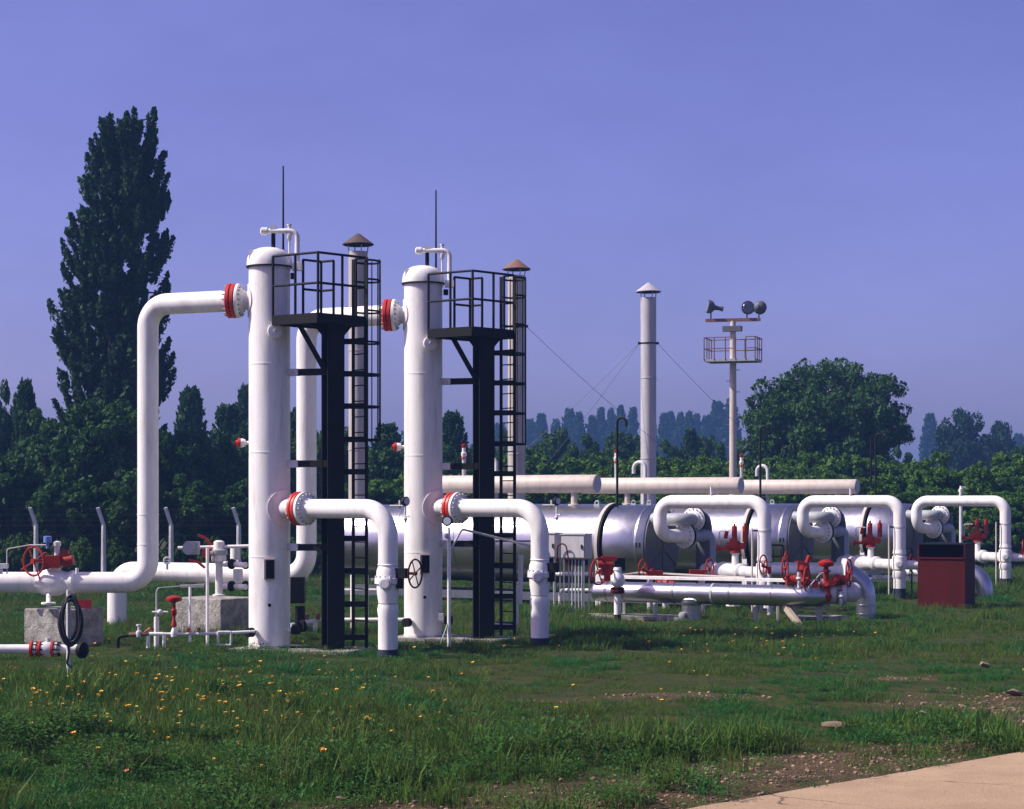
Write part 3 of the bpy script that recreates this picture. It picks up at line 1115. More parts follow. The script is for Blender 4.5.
def make_gauge_stand():
    Z = 35.4
    t = thing('gauge_stand', at(157, 650, Z), 'thin white stand of small tubes left of the red regulator', 'stand')
    t.location.z = 0
    MB().cyl(at(156.5, 656, Z), at(156.5, 617, Z), .045, None, 12).build('post', 'white', t)
    MB().cyl(at(156.5, 617, Z), at(156.5, 592, Z), .016, None, 8).build('riser_tube', 'steel', t)
    MB().tube([at(156.5, 592, Z), at(158, 588, Z), at(206, 584, Z + .6)], .012, .04, 8).build('tube', 'steel', t)
    MB().box(at(192, 586, Z + .4), (.42, .05, .05)).build('tray', 'steel', t)
    MB().cyl(at(190, 642, Z), at(190, 587, Z + .3), .024, None, 10).build('tray_leg', 'dull', t)
    MB().ball(at(160, 612, Z - .03), .05, 12, 8).cyl(at(152, 612, Z - .03), at(168, 612, Z - .03), .018, None, 8).build('needle_valve', 'dull', t)
    return t


make_gauge_stand()


# ================================================================== small drains right of the left vessel
def make_drain_cluster():
    Z = 37.0
    t = thing('drain_valve', at(300, 640, Z), 'low black flanged drain valve between the left vessel and its column', 'valve')
    t.location.z = 0
    a = Vector((1, .1, 0))
    MB().cyl(at(290, 626, Z - .6), at(312, 622, Z), .05, None, 12).build('pipe', 'dull', t)
    for x in (294, 301):
        MB().lathe(at(x, 626, Z - .5), Vector((.8, .6, 0)), [(0, .11), (.06, .11)], 18).build('flange', 'black', t)
    MB().box(at(298, 590, 38.5), (.26, .3, .5)).cyl(at(300, 606, 38.5), at(300, 625, 38.5), .1, None, 12).build('valve_body', 'black', t)
    MB().box(at(303, 648, 35.5), (.9, .2, .06)).build('channel', 'black', t)
    return t


make_drain_cluster()


def make_drain_run():
    Z = 40.0
    t = thing('drain_run', at(340, 632, Z), 'slim white drain pipe low behind the left ladder', 'pipe')
    t.location.z = 0
    MB().tube([at(315, 640, Z), at(315, 620, Z), at(402, 620, Z), at(404, 620, Z)], .045, .05, 12).build('pipe', 'white', t)
    for x in (307, 318):
        MB().box(at(x, 617, Z - .05), (.09, .09, .1)).build('cock', 'rust', t)
    for x in (313, 319):
        MB().box(at(x, 614, Z - .08), (.06, .05, .04)).build('cock_handle', 'red', t)
    MB().tube([at(300, 621, Z), at(316, 620, Z)], .03, 0, 10).build('pipe_tail', 'steel', t)
    for x in (352, 367):
        MB().cyl(at(x, 640, Z + .2), at(x, 575, Z + .2), .035, None, 10).build('standpipe', 'white', t)
    MB().cyl(at(340, 590, Z + .3), at(380, 590, Z + .3), .03, None, 10).build('cross_pipe', 'white', t)
    return t


make_drain_run()


# ================================================================== sample post with gauge in front of the right vessel
def make_gauge_post():
    Z = 36.6
    t = thing('gauge_post', at(448, 645, Z), 'slender white post with a round pressure gauge in front of the right vessel', 'gauge')
    t.location.z = 0
    MB().cyl(at(449, 652, Z), at(449, 537, Z), .034, None, 12).build('post', 'white', t)
    MB().cyl(at(449, 537, Z), at(449, 527, Z), .02, None, 8).build('neck', 'steel', t)
    gd = Vector((-.15, -1, 0)).normalized()
    g0 = at(447.5, 521, Z)
    g_ = MB().lathe(g0 - gd * .03, gd, [(0, .095), (.06, .10), (.068, .085)], 22).build('gauge', 'black', t)
    MB().lathe(g0 + gd * .039, gd, [(0, .07), (.004, .07)], 22).build('dial', 'glass', g_)
    MB().ball(at(447, 536, Z - .04), .05, 12, 8).build('cock', 'dull', t)
    MB().tube([at(452, 547, Z), at(462, 529, Z + .2), at(490, 536, Z + .4), at(530, 546, Z + .9)], .022, .08, 10).build('impulse_pipe', 'steel', t)
    MB().tube([at(454, 527, Z), at(462, 524, Z + .2), at(468, 518, Z + .3)], .012, .04, 8).build('impulse_tube', 'black', t)
    MB().cyl(at(449, 620, Z), at(440, 645, Z - .1), .012, None, 6).build('stay', 'steel', t)
    MB().box(at(441, 617, Z + .2), (.09, .1, .12)).build('drain_cock', 'dull', t)
    return t


make_gauge_post()


def make_pipe_frame():
    Z = 38.5
    t = thing('tube_stand', at(505, 630, Z), 'white tubular frame between the right ladder and the right outlet pipe', 'frame')
    t.location.z = 0
    MB().tube([at(494, 540, Z), at(493, 624, Z), at(517, 626, Z), at(517, 585, Z + .2)], .028, .05, 10).build('frame_tube', 'white', t)
    MB().cyl(at(520, 604, Z + .1), at(521, 555, Z + .1), .05, None, 10).build('short_leg', 'white', t)
    MB().bar(at(470, 541, Z + .6), at(535, 541, Z + .6), .3, .04).build('shelf', 'steel', t)
    MB().box(at(505, 625, Z + .35), (.4, .2, .12)).build('foot_box', 'black', t)
    return t


make_pipe_frame()

# ================================================================== the three line heaters
HA = R(30)
ha = Vector((math.cos(HA), -math.sin(HA), 0))
hr = Vector((math.sin(HA), math.cos(HA), 0))
FC = Vector((3.725, 50.0, 0))
HC = 1.52             # axis height
HRAD = 1.0
HL = 9.3
ST2, ST3 = Vector((4.335, 5.9, 0)), Vector((8.775, 12.5, 0))


def hp(u, v, z):
    """point in the heater's own frame: u along the axis from the end face (towards the camera's right), v to the back, z up"""
    return FC + ha * u + hr * v + UP * z


LD = Vector((.70, .714, 0)).normalized()      # axis of the looped pipes' flanges


def make_heater():
    t = thing('line_heater', hp(-HL / 2, 0, 0), 'long silver heater drum nearest the vessels, two grey boxes in front', 'heater', 'silver line heaters')
    base = hp(-HL, 0, HC)
    segs = [0, .06, 1.9, 3.75, 5.6, 7.9]
    mb = MB().lathe(base, ha, [(0, HRAD * .9), (.05, HRAD), (HL - 1.21, HRAD)], 56)
    mb.build('shell', 'alu', t)
    mb = MB().lathe(hp(-1.15, 0, HC), ha, [(0, HRAD * .99), (.01, HRAD), (1.12, HRAD), (1.14, HRAD * .985), (1.15, HRAD * .9)], 56)
    mb.build('end_shell', 'alu', t)
    for d in segs[2:]:
        MB().lathe(base + ha * d, ha, [(0, HRAD), (.004, HRAD + .012), (.055, HRAD + .012), (.06, HRAD)], 56).build('cladding_band', 'alu', t)
    MB().lathe(hp(-.27, 0, HC), ha, [(0, HRAD), (.004, HRAD + .012), (.055, HRAD + .012), (.06, HRAD)], 56).build('cladding_band', 'alu', t)
    MB().lathe(hp(-1.35, 0, HC), ha, [(0, HRAD), (.0, HRAD + .06), (.09, HRAD + .06), (.09, HRAD)], 56).build('flange_ring', 'cream', t)
    MB().lathe(hp(-1.245, 0, HC), ha, [(0, HRAD), (0, HRAD + .045), (.035, HRAD + .045), (.035, HRAD)], 56).build('gasket_ring', 'black', t)
    # dark end plate, two halves with a rim
    e = MB().lathe(hp(.002, 0, HC), ha, [(0, HRAD * .965), (.03, HRAD * .965), (.05, HRAD * .93), (.06, HRAD * .5), (.065, .001)], 56).build('end_plate', 'darkgrey', t)
    MB().box(hp(.07, 0, HC - .25), (.03, .10, 1.1), (ha, hr, UP)).build('plate_rib', 'darkgrey', e)
    for q in (-1, 1):
        MB().bar(hp(.07, 0, HC - .1), hp(.07, q * .75, HC - .5), .03, .03).build('plate_rib', 'darkgrey', e)
    for u in (-.19, -.10):
        MB().box(hp(u, -HRAD * .985, HC + .02), (.05, .04, .12), (ha, hr, UP)).build('clip', 'black', t)
    # saddles
    for u in (-1.3, -7.6):
        mb = MB().box(hp(u, 0, .34), (.16, 1.5, .7), (ha, hr, UP))
        for q in (-1, 1):
            mb.box(hp(u, q * .86, .75), (.14, .12, 1.5), (ha, hr, UP))
        mb.build('saddle', 'white', t)
    # dark skid frame
    mb = MB()
    for q in (-1, 1):
        mb.box(hp(-HL / 2 + .6, q * .7, .20), (HL + 2.2, .14, .20), (ha, hr, UP))
    mb.build('skid_rail', 'darkgrey', t)
    # expansion drum with legs
    D0, D1, DR = -6.9, -1.8, .235
    dz = 3.06
    mb = MB().lathe(hp(D0, 0, dz), ha, [(0, DR * .95), (.02, DR), (D1 - D0 - .02, DR), (D1 - D0, DR * .97)], 32)
    d_ = mb.build('expansion_drum', 'cream', t)
    MB().lathe(hp(D1 + .001, 0, dz), ha, [(0, DR * .93), (.012, DR * .93)], 32).build('drum_end', 'grey', d_)
    for u in (D1 - .66, D0 + 1.5):
        MB().cyl(hp(u, 0, HC + HRAD - .06), hp(u, 0, dz - DR + .03), .085, None, 16).lathe(hp(u, 0, HC + HRAD - .03), UP, [(0, .16), (.05, .16), (.06, .1)], 16).build('drum_leg', 'cream', d_)
    # fittings on top
    def gooseneck(p, h, rr, r, mat, name, turn):
        pts = [p, p + UP * (h - rr)]
        for k in range(1, 9):
            a = math.pi * k / 8
            pts.append(p + UP * (h - rr + rr * math.sin(a)) + turn * (rr - rr * math.cos(a)))
        pts.append(pts[-1] - UP * rr * .8)
        return MB().tube(pts, r, 0, 10).build(name, mat, t)
    gooseneck(hp(-1.1, -.25, HC + HRAD - .05), 2.25, .13, .032, 'black', 'vent_gooseneck', ha)
    gooseneck(hp(-5.04, .45, HC + HRAD - .12), 1.36, .19, .055, 'dull', 'overflow_gooseneck', -ha)
    p = hp(-5.77, 0, dz + DR - .42)
    MB().cyl(p + UP * .4, p + UP * .95, .05, None, 12).build('safety_valve_stem', 'dull', t)
    MB().lathe(p + UP * .9, UP, [(0, .05), (.05, .075), (.12, .075), (.14, .05), (.25, .05)], 14).build('safety_valve', 'white', t)
    MB().lathe(p + UP * 1.15, UP, [(0, .05), (.03, .065), (.09, .065), (.11, .02)], 14).build('safety_valve_cap', 'valvered', t)
    MB().lathe(p + UP * .87, UP, [(0, .08), (.03, .08)], 14).build('safety_valve_gasket', 'red', t)
    # lifting eyes
    for u in (-1.7, -4.6, -5.1):
        MB().torus(hp(u, -.2, HC + HRAD + .05), hr, .055, .022, 14, 6).box(hp(u, -.2, HC + HRAD + .0), (.16, .06, .05), (ha, hr, UP)).build('lifting_eye', 'grey', t)
    # coil nozzles on the end plate
    def elbow(pts, r, mat, name):
        return MB().tube(pts, r, .22, 20, 8).build(name, mat, t)
    NR = .165
    elbow([hp(.03, -.55, 2.17), hp(.9, -.55, 2.17), hp(.9, .02, 2.17)], NR * .95, 'grey', 'coil_pipe')
    flange(t, hp(.9, .03, 2.17), -hr, .30, .05, False, 16)
    MB().lathe(hp(.9, .06, 2.17), hr, [(0, .30), (.05, .30)], 28).build('dark_flange', 'black', t)
    elbow([hp(.9, .08, 2.17), hp(.9, .60, 2.17), hp(.9, .60, .30)], NR * 1.25, 'darkgrey', 'coil_downcomer')
    f1 = Vector((4.27, 49.4, 1.77))
    flange(t, f1, -LD, .315, .06, False, 16)
    MB().lathe(f1 + LD * .005, LD, [(0, .315), (.06, .315)], 28).build('dark_flange', 'black', t)
    MB().tube([f1 + LD * .05, f1 + LD * .95, f1 + LD * .95 - UP * .85, hp(1.2, .2, .92)], NR, .17, 20, 8).build('coil_outlet', 'grey', t)
    return t


heater1 = make_heater()


def make_chimney():
    p = hp(-HL + .15, 0, 0)
    t = thing('chimney', p, 'grey flue stack rising behind the left ladder, brown cap', 'chimney', 'tall round flue stacks')
    top = 9.42
    r = .262
    mb = MB().lathe(p + UP * 1.5, UP, [(0, r), (2.5, r), (2.505, r + .012), (2.54, r + .012), (2.545, r), (5.2, r), (5.205, r + .012), (5.24, r + .012), (5.245, r), (top - 1.5, r)], 28)
    mb.build('flue_pipe', 'flue', t)
    MB().lathe(p + UP * (top + .19), UP, [(0, .43), (.02, .43), (.30, .05), (.31, .02)], 28).build('cap', 'darkrust', t)
    MB().lathe(p + UP * (top + .17), UP, [(0, .40), (.018, .40)], 28).build('cap_plate', 'black', t)
    for k in range(4):
        a = math.pi / 2 * k + .4
        d = Vector((math.cos(a), math.sin(a), 0))
        MB().bar(p + d * (r - .01) + UP * (top - .12), p + d * (r + .03) + UP * (top + .2), .03, .03).build('cap_strut', 'steel', t)
    # guy lug band
    MB().lathe(p + UP * (top - 1.56), UP, [(0, r + .01), (.05, r + .01)], 24).build('guy_band', 'black', t)
    for q in (-1, 1):
        MB().box(p + Vector((q * (r + .04), 0, top - 1.53)), (.1, .04, .08)).build('guy_lug', 'black', t)
    return t


chim1 = make_chimney()

LZ = 1.56


def make_loop():
    leg = hp(.7, -1.28, 0) + ha * 2.62
    t = thing('loop_pipe', leg, 'white looped gas pipe at the end of the nearest silver heater', 'pipe', 'white looped pipes beside the heaters')
    r = .163
    zt_ = 2.61
    zv = .95
    f1 = Vector((4.27, 49.4, 1.77))
    c1 = f1 - LD * .95
    MB().tube([f1 - LD * .08, c1, Vector((c1.x, c1.y, zt_)), leg + UP * zt_, leg + UP * (zv + .3)], r, .36, 24, 10).build('pipe', 'white', t)
    MB().lathe(leg + UP * (zv - .40), UP, [(0, r * .95), (.06, r * 1.15), (.20, r * 1.1), (.24, r * .8), (.26, r * 1.18), (.30, r * 1.2), (.56, r * 1.2), (.60, r * 1.15), (.62, r * .9), (.68, r * 1.12), (.78, r)], 24).build('valve_body', 'white', t)
    d = Vector((-.2, -1, 0)).normalized()
    MB().lathe(leg + d * .17 + UP * zv, d, [(0, .10), (.08, .10), (.09, .06), (.12, .06)], 16).build('body_port', 'dull', t)
    MB().cyl(leg + UP * .28, leg + UP * (zv - .34), r * .98, None, 24).build('pipe_lower', 'white', t)
    MB().lathe(leg - UP * .1, UP, [(0, r * 1.04), (.40, r * 1.04)], 24).build('bitumen_sleeve', 'bitumen', t)
    # thin marker tube clipped to the leg
    p = leg + Vector((-.30, -.1, 0))
    MB().cyl(p, p + UP * 1.98, .022, None, 8).build('side_tube', 'cream', t)
    MB().bar(p + UP * 1.93, leg + UP * 1.93, .03, .04).build('clip', 'black', t)
    MB().lathe(leg + UP * 1.91, UP, [(0, r + .012), (.04, r + .012)], 24).build('clip_band', 'dull', t)
    # stub on the top run
    q = hp(.7, -1.28, zt_ + .14) + ha * 1.25
    MB().cyl(q, q + UP * .22, .03, None, 10).build('stub', 'dull', t)
    # link to the heater outlet, with bulging valve bodies
    a0 = hp(1.1, .24, .92)
    a1 = leg + UP * .92
    dr = (a1 - a0).normalized()
    L = (a1 - a0).length
    MB().lathe(a0, dr, [(0, r * .95), (L * .08, r * .95), (L * .10, r * 1.3), (L * .15, r * 1.3), (L * .17, r), (L * .22, r * 1.05), (L * .30, r * 1.35), (L * .42, r * 1.35), (L * .50, r * 1.05), (L * .56, r * .9), (L * .60, r * 1.25), (L * .64, r * 1.25), (L * .66, r * .9), (L, r * .9)], 22).build('link_pipe', 'dull', t)
    v = a0 + dr * (L * .52)
    MB().lathe(v + UP * .12, UP, [(0, .09), (.30, .08), (.31, .12), (.35, .12)], 16).build('actuator_neck', 'white', t)
    mb = MB()
    mb.lathe(v + UP * .44, UP, [(0, .10), (.02, .15), (.06, .15), (.08, .09), (.16, .09)], 14)
    mb.lathe(v + UP * .62 - ha * .24, ha, [(0, .05), (.02, .09), (.10, .09), (.12, .12), (.34, .12), (.36, .08), (.50, .08), (.52, .03)], 14)
    mb.cyl(v + UP * .56 - ha * .46, v + UP * .56 - ha * .15, .045, None, 10)
    mb.lathe(v + UP * .56 - ha * .5, ha, [(0, .04), (.02, .08), (.08, .08), (.10, .04)], 12)
    mb.box(v + UP * .72 - hr * .1, (.18, .06, .16), (ha, hr, UP))
    for u in (-.02, .26):
        mb.cyl(v + UP * .72 + ha * u, v + UP * 1.10 + ha * u, .065, None, 12)
        mb.cyl(v + UP * 1.10 + ha * u, v + UP * 1.17 + ha * u, .03, None, 8)
    mb.cyl(v + UP * .8 - ha * .26, v + UP * .98 - ha * .22, .05, None, 10)
    mb.build('actuator', 'valvered', t)
    MB().tube([v + UP * .60 - ha * .42, v + UP * .98 - ha * .42, v + UP * .98 - ha * .15], .016, .04, 6).build('control_tube', 'steel', t)
    # second handwheel valve beyond the leg
    w0 = leg + UP * .92 + ha * .36 + hr * .25
    MB().cyl(leg + UP * .92, leg + UP * .92 + ha * 1.0 + hr * .5, r * .75, None, 18).build('branch_pipe', 'white', t)
    MB().wheel(w0 + UP * .28 + ha * .1, Vector((.95, -.3, 0)), .25, .018, 4).build('handwheel', 'valvered', t)
    MB().box(w0 + UP * .10 + ha * .2, (.34, .2, .18), (ha, hr, UP)).build('gear_box', 'valvered', t)
    return t


loop1 = make_loop()

# small red handwheel valves at the foot of each heater end
def make_foot_valve():
    p = hp(.75, -1.0, 0)
    t = thing('foot_valve', p, 'low red handwheel valve below the end of the nearest heater', 'valve', 'red valves at the heater feet')
    MB().cyl(p + UP * .02 - hr * .3, p + UP * .45 - hr * .3, .08, None, 14).cyl(p + UP * .42 - ha * .5 - hr * .3, p + UP * .42 + ha * .5 - hr * .3, .11, None, 16).build('valve_body', 'dull', t)
    MB().lathe(p + UP * .62 - hr * .3 - ha * .24, ha, [(0, .06), (.03, .10), (.16, .10), (.18, .13), (.32, .13), (.34, .09), (.48, .07)], 14).box(p + UP * .56 - hr * .3, (.2, .16, .2), (ha, hr, UP)).build('gear_box', 'valvered', t)
    MB().wheel(p + UP * .72 - hr * .45 - ha * .28, Vector((.9, -.43, 0)), .26, .022, 4).build('handwheel', 'valvered', t)
    return t


foot1 = make_foot_valve()

refresh()
for o, l2, l3 in ((heater1, 'middle one of the three silver heater drums, right behind the red valve group', 'farthest silver heater drum, at the right behind the dark red cabinet'),
                  (chim1, 'grey flue stack with rusty cap rising behind the right ladder', 'pale grey flue stack standing alone against the sky with guy wires'),
                  (loop1, 'white looped gas pipe in front of the middle silver heater', 'rightmost white looped gas pipe, behind the dark red cabinet'),
                  (foot1, 'low red handwheel valve below the end of the middle heater', 'low red handwheel valve behind the dark red cabinet')):
    dup(o, ST2, l2)
    dup(o, ST3, l3)
# the lone stack keeps a clean grey cap
for o in bpy.data.objects:
    if o.parent and o.parent.get('category') == 'chimney' and 'rusty' in o.parent['label'] and o.name.startswith('cap') and 'plate' not in o.name and 'strut' not in o.name:
        o.data = o.data.copy(); o.data.materials.clear(); o.data.materials.append(M['rust'])
    if o.parent and o.parent.get('category') == 'chimney' and 'alone' in o.parent['label'] and (o.name.startswith('flue_pipe') or (o.name.startswith('cap') and 'plate' not in o.name and 'strut' not in o.name)):
        o.data = o.data.copy(); o.data.materials.clear(); o.data.materials.append(M['steel'])

# guy wires of the stacks
def wire(name, p, q, label):
    pts = []
    for k in range(13):
        f_ = k / 12
        w_ = Vector(p).lerp(Vector(q), f_)
        w_.z -= .5 * 4 * f_ * (1 - f_) * .6
        pts.append(w_)
    o = MB().tube(pts, .006, 0, 5).build(name, 'darkgrey', None)
    return tag(o, label, 'wire', 'guy wires of the flue stacks')


c3 = hp(-HL + .15, 0, 7.89) + ST3
c2 = hp(-HL + .15, 0, 7.89) + ST2
wire('guy_wire', c3 + Vector((-.3, 0, 0)), c3 + Vector((-7.3, 2.0, -5.9)), 'guy wire running down left from the lone flue stack, upper')
wire('guy_wire', c3 + Vector((-.3, 0, 0)), c3 + Vector((-5.2, -1.5, -5.9)), 'guy wire running down left from the lone flue stack, steeper')
wire('guy_wire', c3 + Vector((.3, 0, 0)), c3 + Vector((8.2, 4.5, -6.6)), 'guy wire running down right from the lone flue stack')
wire('guy_wire', c2 + Vector((.3, 0, 0)), c2 + Vector((8.5, 8.0, -6.0)), 'guy wire running down right from the stack at the right ladder')


# ================================================================== cabinets in front of the nearest heater
def cabinet(x0, x1, y0, y1, Z, label, extra):
    s = Z / F
    c = at((x0 + x1) / 2, (y0 + y1) / 2, Z)
    w, h, d = (x1 - x0) * s, (y1 - y0) * s, .34
    t = thing('control_cabinet', (c.x, c.y, 0), label, 'cabinet', 'grey cabinets on legs')
    ax = (ha, hr, UP)
    MB().box(c, (w, d, h), ax).build('body', 'steel', t, False)
    MB().box(c - hr * (d / 2 + .012), (w * .93, .02, h * .93), ax).build('door', 'steel', t, False)
    MB().box(c - hr * (d / 2 + .035) + ha * (w * .38), (.03, .03, .10), ax).build('handle', 'black', t)
    MB().box(c + UP * (h / 2 + .02) - hr * .02, (w * 1.06, d * 1.12, .03), ax).build('canopy', 'grey', t)
    for q in (-1, 1):
        for e in (-1, 1):
            p = c + ha * (q * w * .42) + hr * (e * d * .38)
            MB().bar(Vector((p.x, p.y, -.03)), Vector((p.x, p.y, c.z - h / 2 + .02)), .035, .035).build('leg', 'grey', t)
    MB().bar(c - UP * (h / 2 + .10) - ha * (w * .45), c - UP * (h / 2 + .10) + ha * (w * .45), .1, .14).build('cross_beam', 'black', t)
    mb = MB()
    for k in range(extra):
        p = c + ha * ((k / max(1, extra - 1) - .5) * w * .55) - hr * .05
        mb = MB().cyl(Vector((p.x, p.y, -.03)), Vector((p.x, p.y, c.z - h / 2 - .02)), .020, None, 8)
        mb.build('conduit', 'grey', t)
    if extra:
        MB().tube([c - UP * (h / 2 + .35) - ha * (w * .6) - hr * .25, c + UP * .05 - ha * (w * .55) - hr * .3, c + UP * .08 - ha * (w * .2) - hr * .3, c - UP * (h / 2 + .3) - hr * .3], .018, .2, 8).build('cable', 'darkred', t)
    return t


cabinet(541, 560, 534, 557, 48.0, 'grey cabinet on legs partly behind the right outlet pipe', 2)
cabinet(563, 590, 535, 558, 47.3, 'grey cabinet on thin legs in front of the nearest silver heater', 5)


# ================================================================== silver header in the foreground of the heaters
def make_header():
    A = Vector((1.80, 44.6, 0)); zc = .62
    B = Vector((6.15, 42.4, 0))
    d = (B - A).normalized()
    n_ = UP.cross(d)
    r = .222
    L = (B - A).length
    t = thing('silver_header', (A + B) / 2, 'thick silver clad pipe lying low in front of the looped pipes', 'pipe')
    pa = A + UP * zc
    MB().lathe(pa, d, [(0, .02), (.01, r * .55), (.05, r * .85), (.12, r), (L, r), (L + .02, r * .9)], 36).build('pipe', 'alu', t)
    for u in (.35, .75, 1.95, 2.85, 3.25, 4.2):
        MB().lathe(pa + d * u, d, [(0, r), (.004, r + .01), (.05, r + .01), (.055, r)], 36).build('cladding_band', 'alu' if u != 2.85 else 'steel', t)
    q = at(692, 600, 43.4); q = pa + d * ((q.x - A.x) / d.x)
    MB().cyl(q - UP * (zc + .1), q - UP * .12, r * 1.0, None, 32).lathe(q - UP * .46, UP, [(0, r), (0, r * 1.03), (.04, r * 1.03), (.04, r)], 32).lathe(q - UP * .26, UP, [(0, r), (.08, r * 1.08)], 32).build('down_pipe', 'alu', t)
    MB().lathe(q - UP * .46 - d * .12 + n_ * -.20, Vector((-.3, -1, 0)), [(0, .07), (.14, .07), (.15, .04)], 16).build('drain_stub', 'steel', t)
    # right end: elbow into a downpipe support plus sloping timber prop
    e = pa + d * (L + .0)
    MB().tube([e - d * .05, e + d * .30, e + d * .30 + Vector((.55, .85, 0))], r * 1.02, .30, 28, 10).build('end_elbow', 'alu', t)
    MB().bar(e - UP * .18 - d * .42, Vector((e.x - .08, e.y - .45, -.02)), .09, .12).build('prop', 'wood', t)
    MB().bar(e - UP * .18 - d * .15, Vector((e.x - .12, e.y + .1, -.02)), .07, .09).build('prop', 'wood', t)
    for u in (1.55, 3.9):
        p = pa + d * u + Vector((0, .5, 0))
        MB().cyl(Vector((p.x, p.y, -.05)), Vector((p.x, p.y, .5)), .05, None, 10).lathe(Vector((p.x, p.y, -.03)), UP, [(0, .12), (.06, .12)], 12).build('support_post', 'dull', t)
    return t


make_header()


def make_tray():
    A = Vector((2.05, 45.0, 0)); B = Vector((6.1, 42.95, 0))
    d = (B - A).normalized(); n_ = UP.cross(d)
    t = thing('cable_tray', (A + B) / 2, 'long thin white tray lying just above the silver header', 'tray')
    z = .915
    MB().bar(A + UP * z, B + UP * z, .34, .02).build('tray', 'white', t)
    for q in (-1, 1):
        MB().bar(A + UP * (z + .015) + n_ * .17 * q, B + UP * (z + .015) + n_ * .17 * q, .02, .06).build('lip', 'white', t)
    for f_ in (.1, .5, .9):
        p = A.lerp(B, f_) + n_ * .13
        MB().bar(Vector((p.x, p.y, -.05)), Vector((p.x, p.y, z)), .05, .05).build('leg', 'white', t)
    return t


make_tray()

# slabs under the header
for x0, x1, y, Z, dep, lb in ((584, 692, 615, 44.4, 1.0, 'low concrete slab under the left half of the silver header'),
                              (790, 848, 616, 43.0, .8, 'low concrete slab under the red valve group at the header end')):
    c = at((x0 + x1) / 2, 0, Z)
    h = at(0, y, Z).z
    u = Vector((math.cos(R(-12)), math.sin(R(-12)), 0))
    o = MB().box(Vector((c.x, c.y, h / 2 - .05)), ((x1 - x0) * Z / F, dep, h + .1), (u, UP.cross(u), UP)).build('concrete_slab', 'concrete', None, False)
    tag(o, lb, 'concrete slab')


def make_left_regulator():
    """white bodied valve with red gear standing at the left end of the header"""
    Z = 43.6
    t = thing('header_valve', at(617, 625, Z), 'white valve with red gear on a post at the left end of the silver header', 'valve')
    t.location.z = 0
    p = at(617.5, 625, Z); p.z = 0
    MB().cyl(p + UP * .16, p + UP * .82, .075, None, 16).build('post', 'white', t)
    MB().cyl(p - UP * .05, p + UP * .16, .08, None, 16).build('post_foot', 'black', t)
    MB().lathe(p + UP * .62, UP, [(0, .14), (.02, .155), (.07, .155), (.09, .14), (.10, .155), (.13, .155), (.14, .13)], 22).build('flange', 'darkred', t)
    MB().lathe(p + UP * .77, UP, [(0, .10), (.04, .13), (.14, .16), (.22, .15), (.28, .10), (.34, .08), (.36, .10), (.42, .08)], 22).build('valve_body', 'white', t)
    MB().box(p + Vector((-.22, .1, 1.14)), (.26, .2, .24)).cyl(p + Vector((-.1, .05, 1.25)), p + Vector((-.42, .05, 1.25)), .08, None, 12).box(p + Vector((-.18, .08, 1.38)), (.34, .16, .10)).box(p + Vector((-.22, .1, .98)), (.14, .14, .20)).build('gear', 'valvered', t)
    MB().box(p + Vector((.06, .12, 1.25)), (.22, .2, .28)).build('gear_cover', 'black', t)
    wc = p + Vector((-.42, -.12, 1.10))
    MB().wheel(wc, Vector((.8, -.6, 0)), .29, .022, 4).build('handwheel', 'valvered', t)
    return t


make_left_regulator()


def small_wheel_valve(x, y, Z, label, flip=1):
    p = at(x, y, Z)
    t = thing('tray_valve', (p.x, p.y, 0), label, 'valve', 'red handwheel valves along the tray')
    MB().cyl(Vector((p.x, p.y, -.05)), p - UP * .05, .07, None, 14).build('valve_body', 'dull', t)
    MB().wheel(p + Vector((-.17 * flip, -.1, .15)), Vector((.85, -.5, 0)), .22, .018, 3).build('handwheel', 'valvered', t)
    MB().box(p + Vector((.12 * flip, 0, .02)), (.36, .18, .16)).cyl(p + Vector((-.2 * flip, -.1, .12)), p + Vector((0, 0, .06)), .03, None, 8).build('gear', 'valvered', t)
    return t


small_wheel_valve(650, 575, 46.5, 'red handwheel valve above the silver header, below the nearest looped pipe')


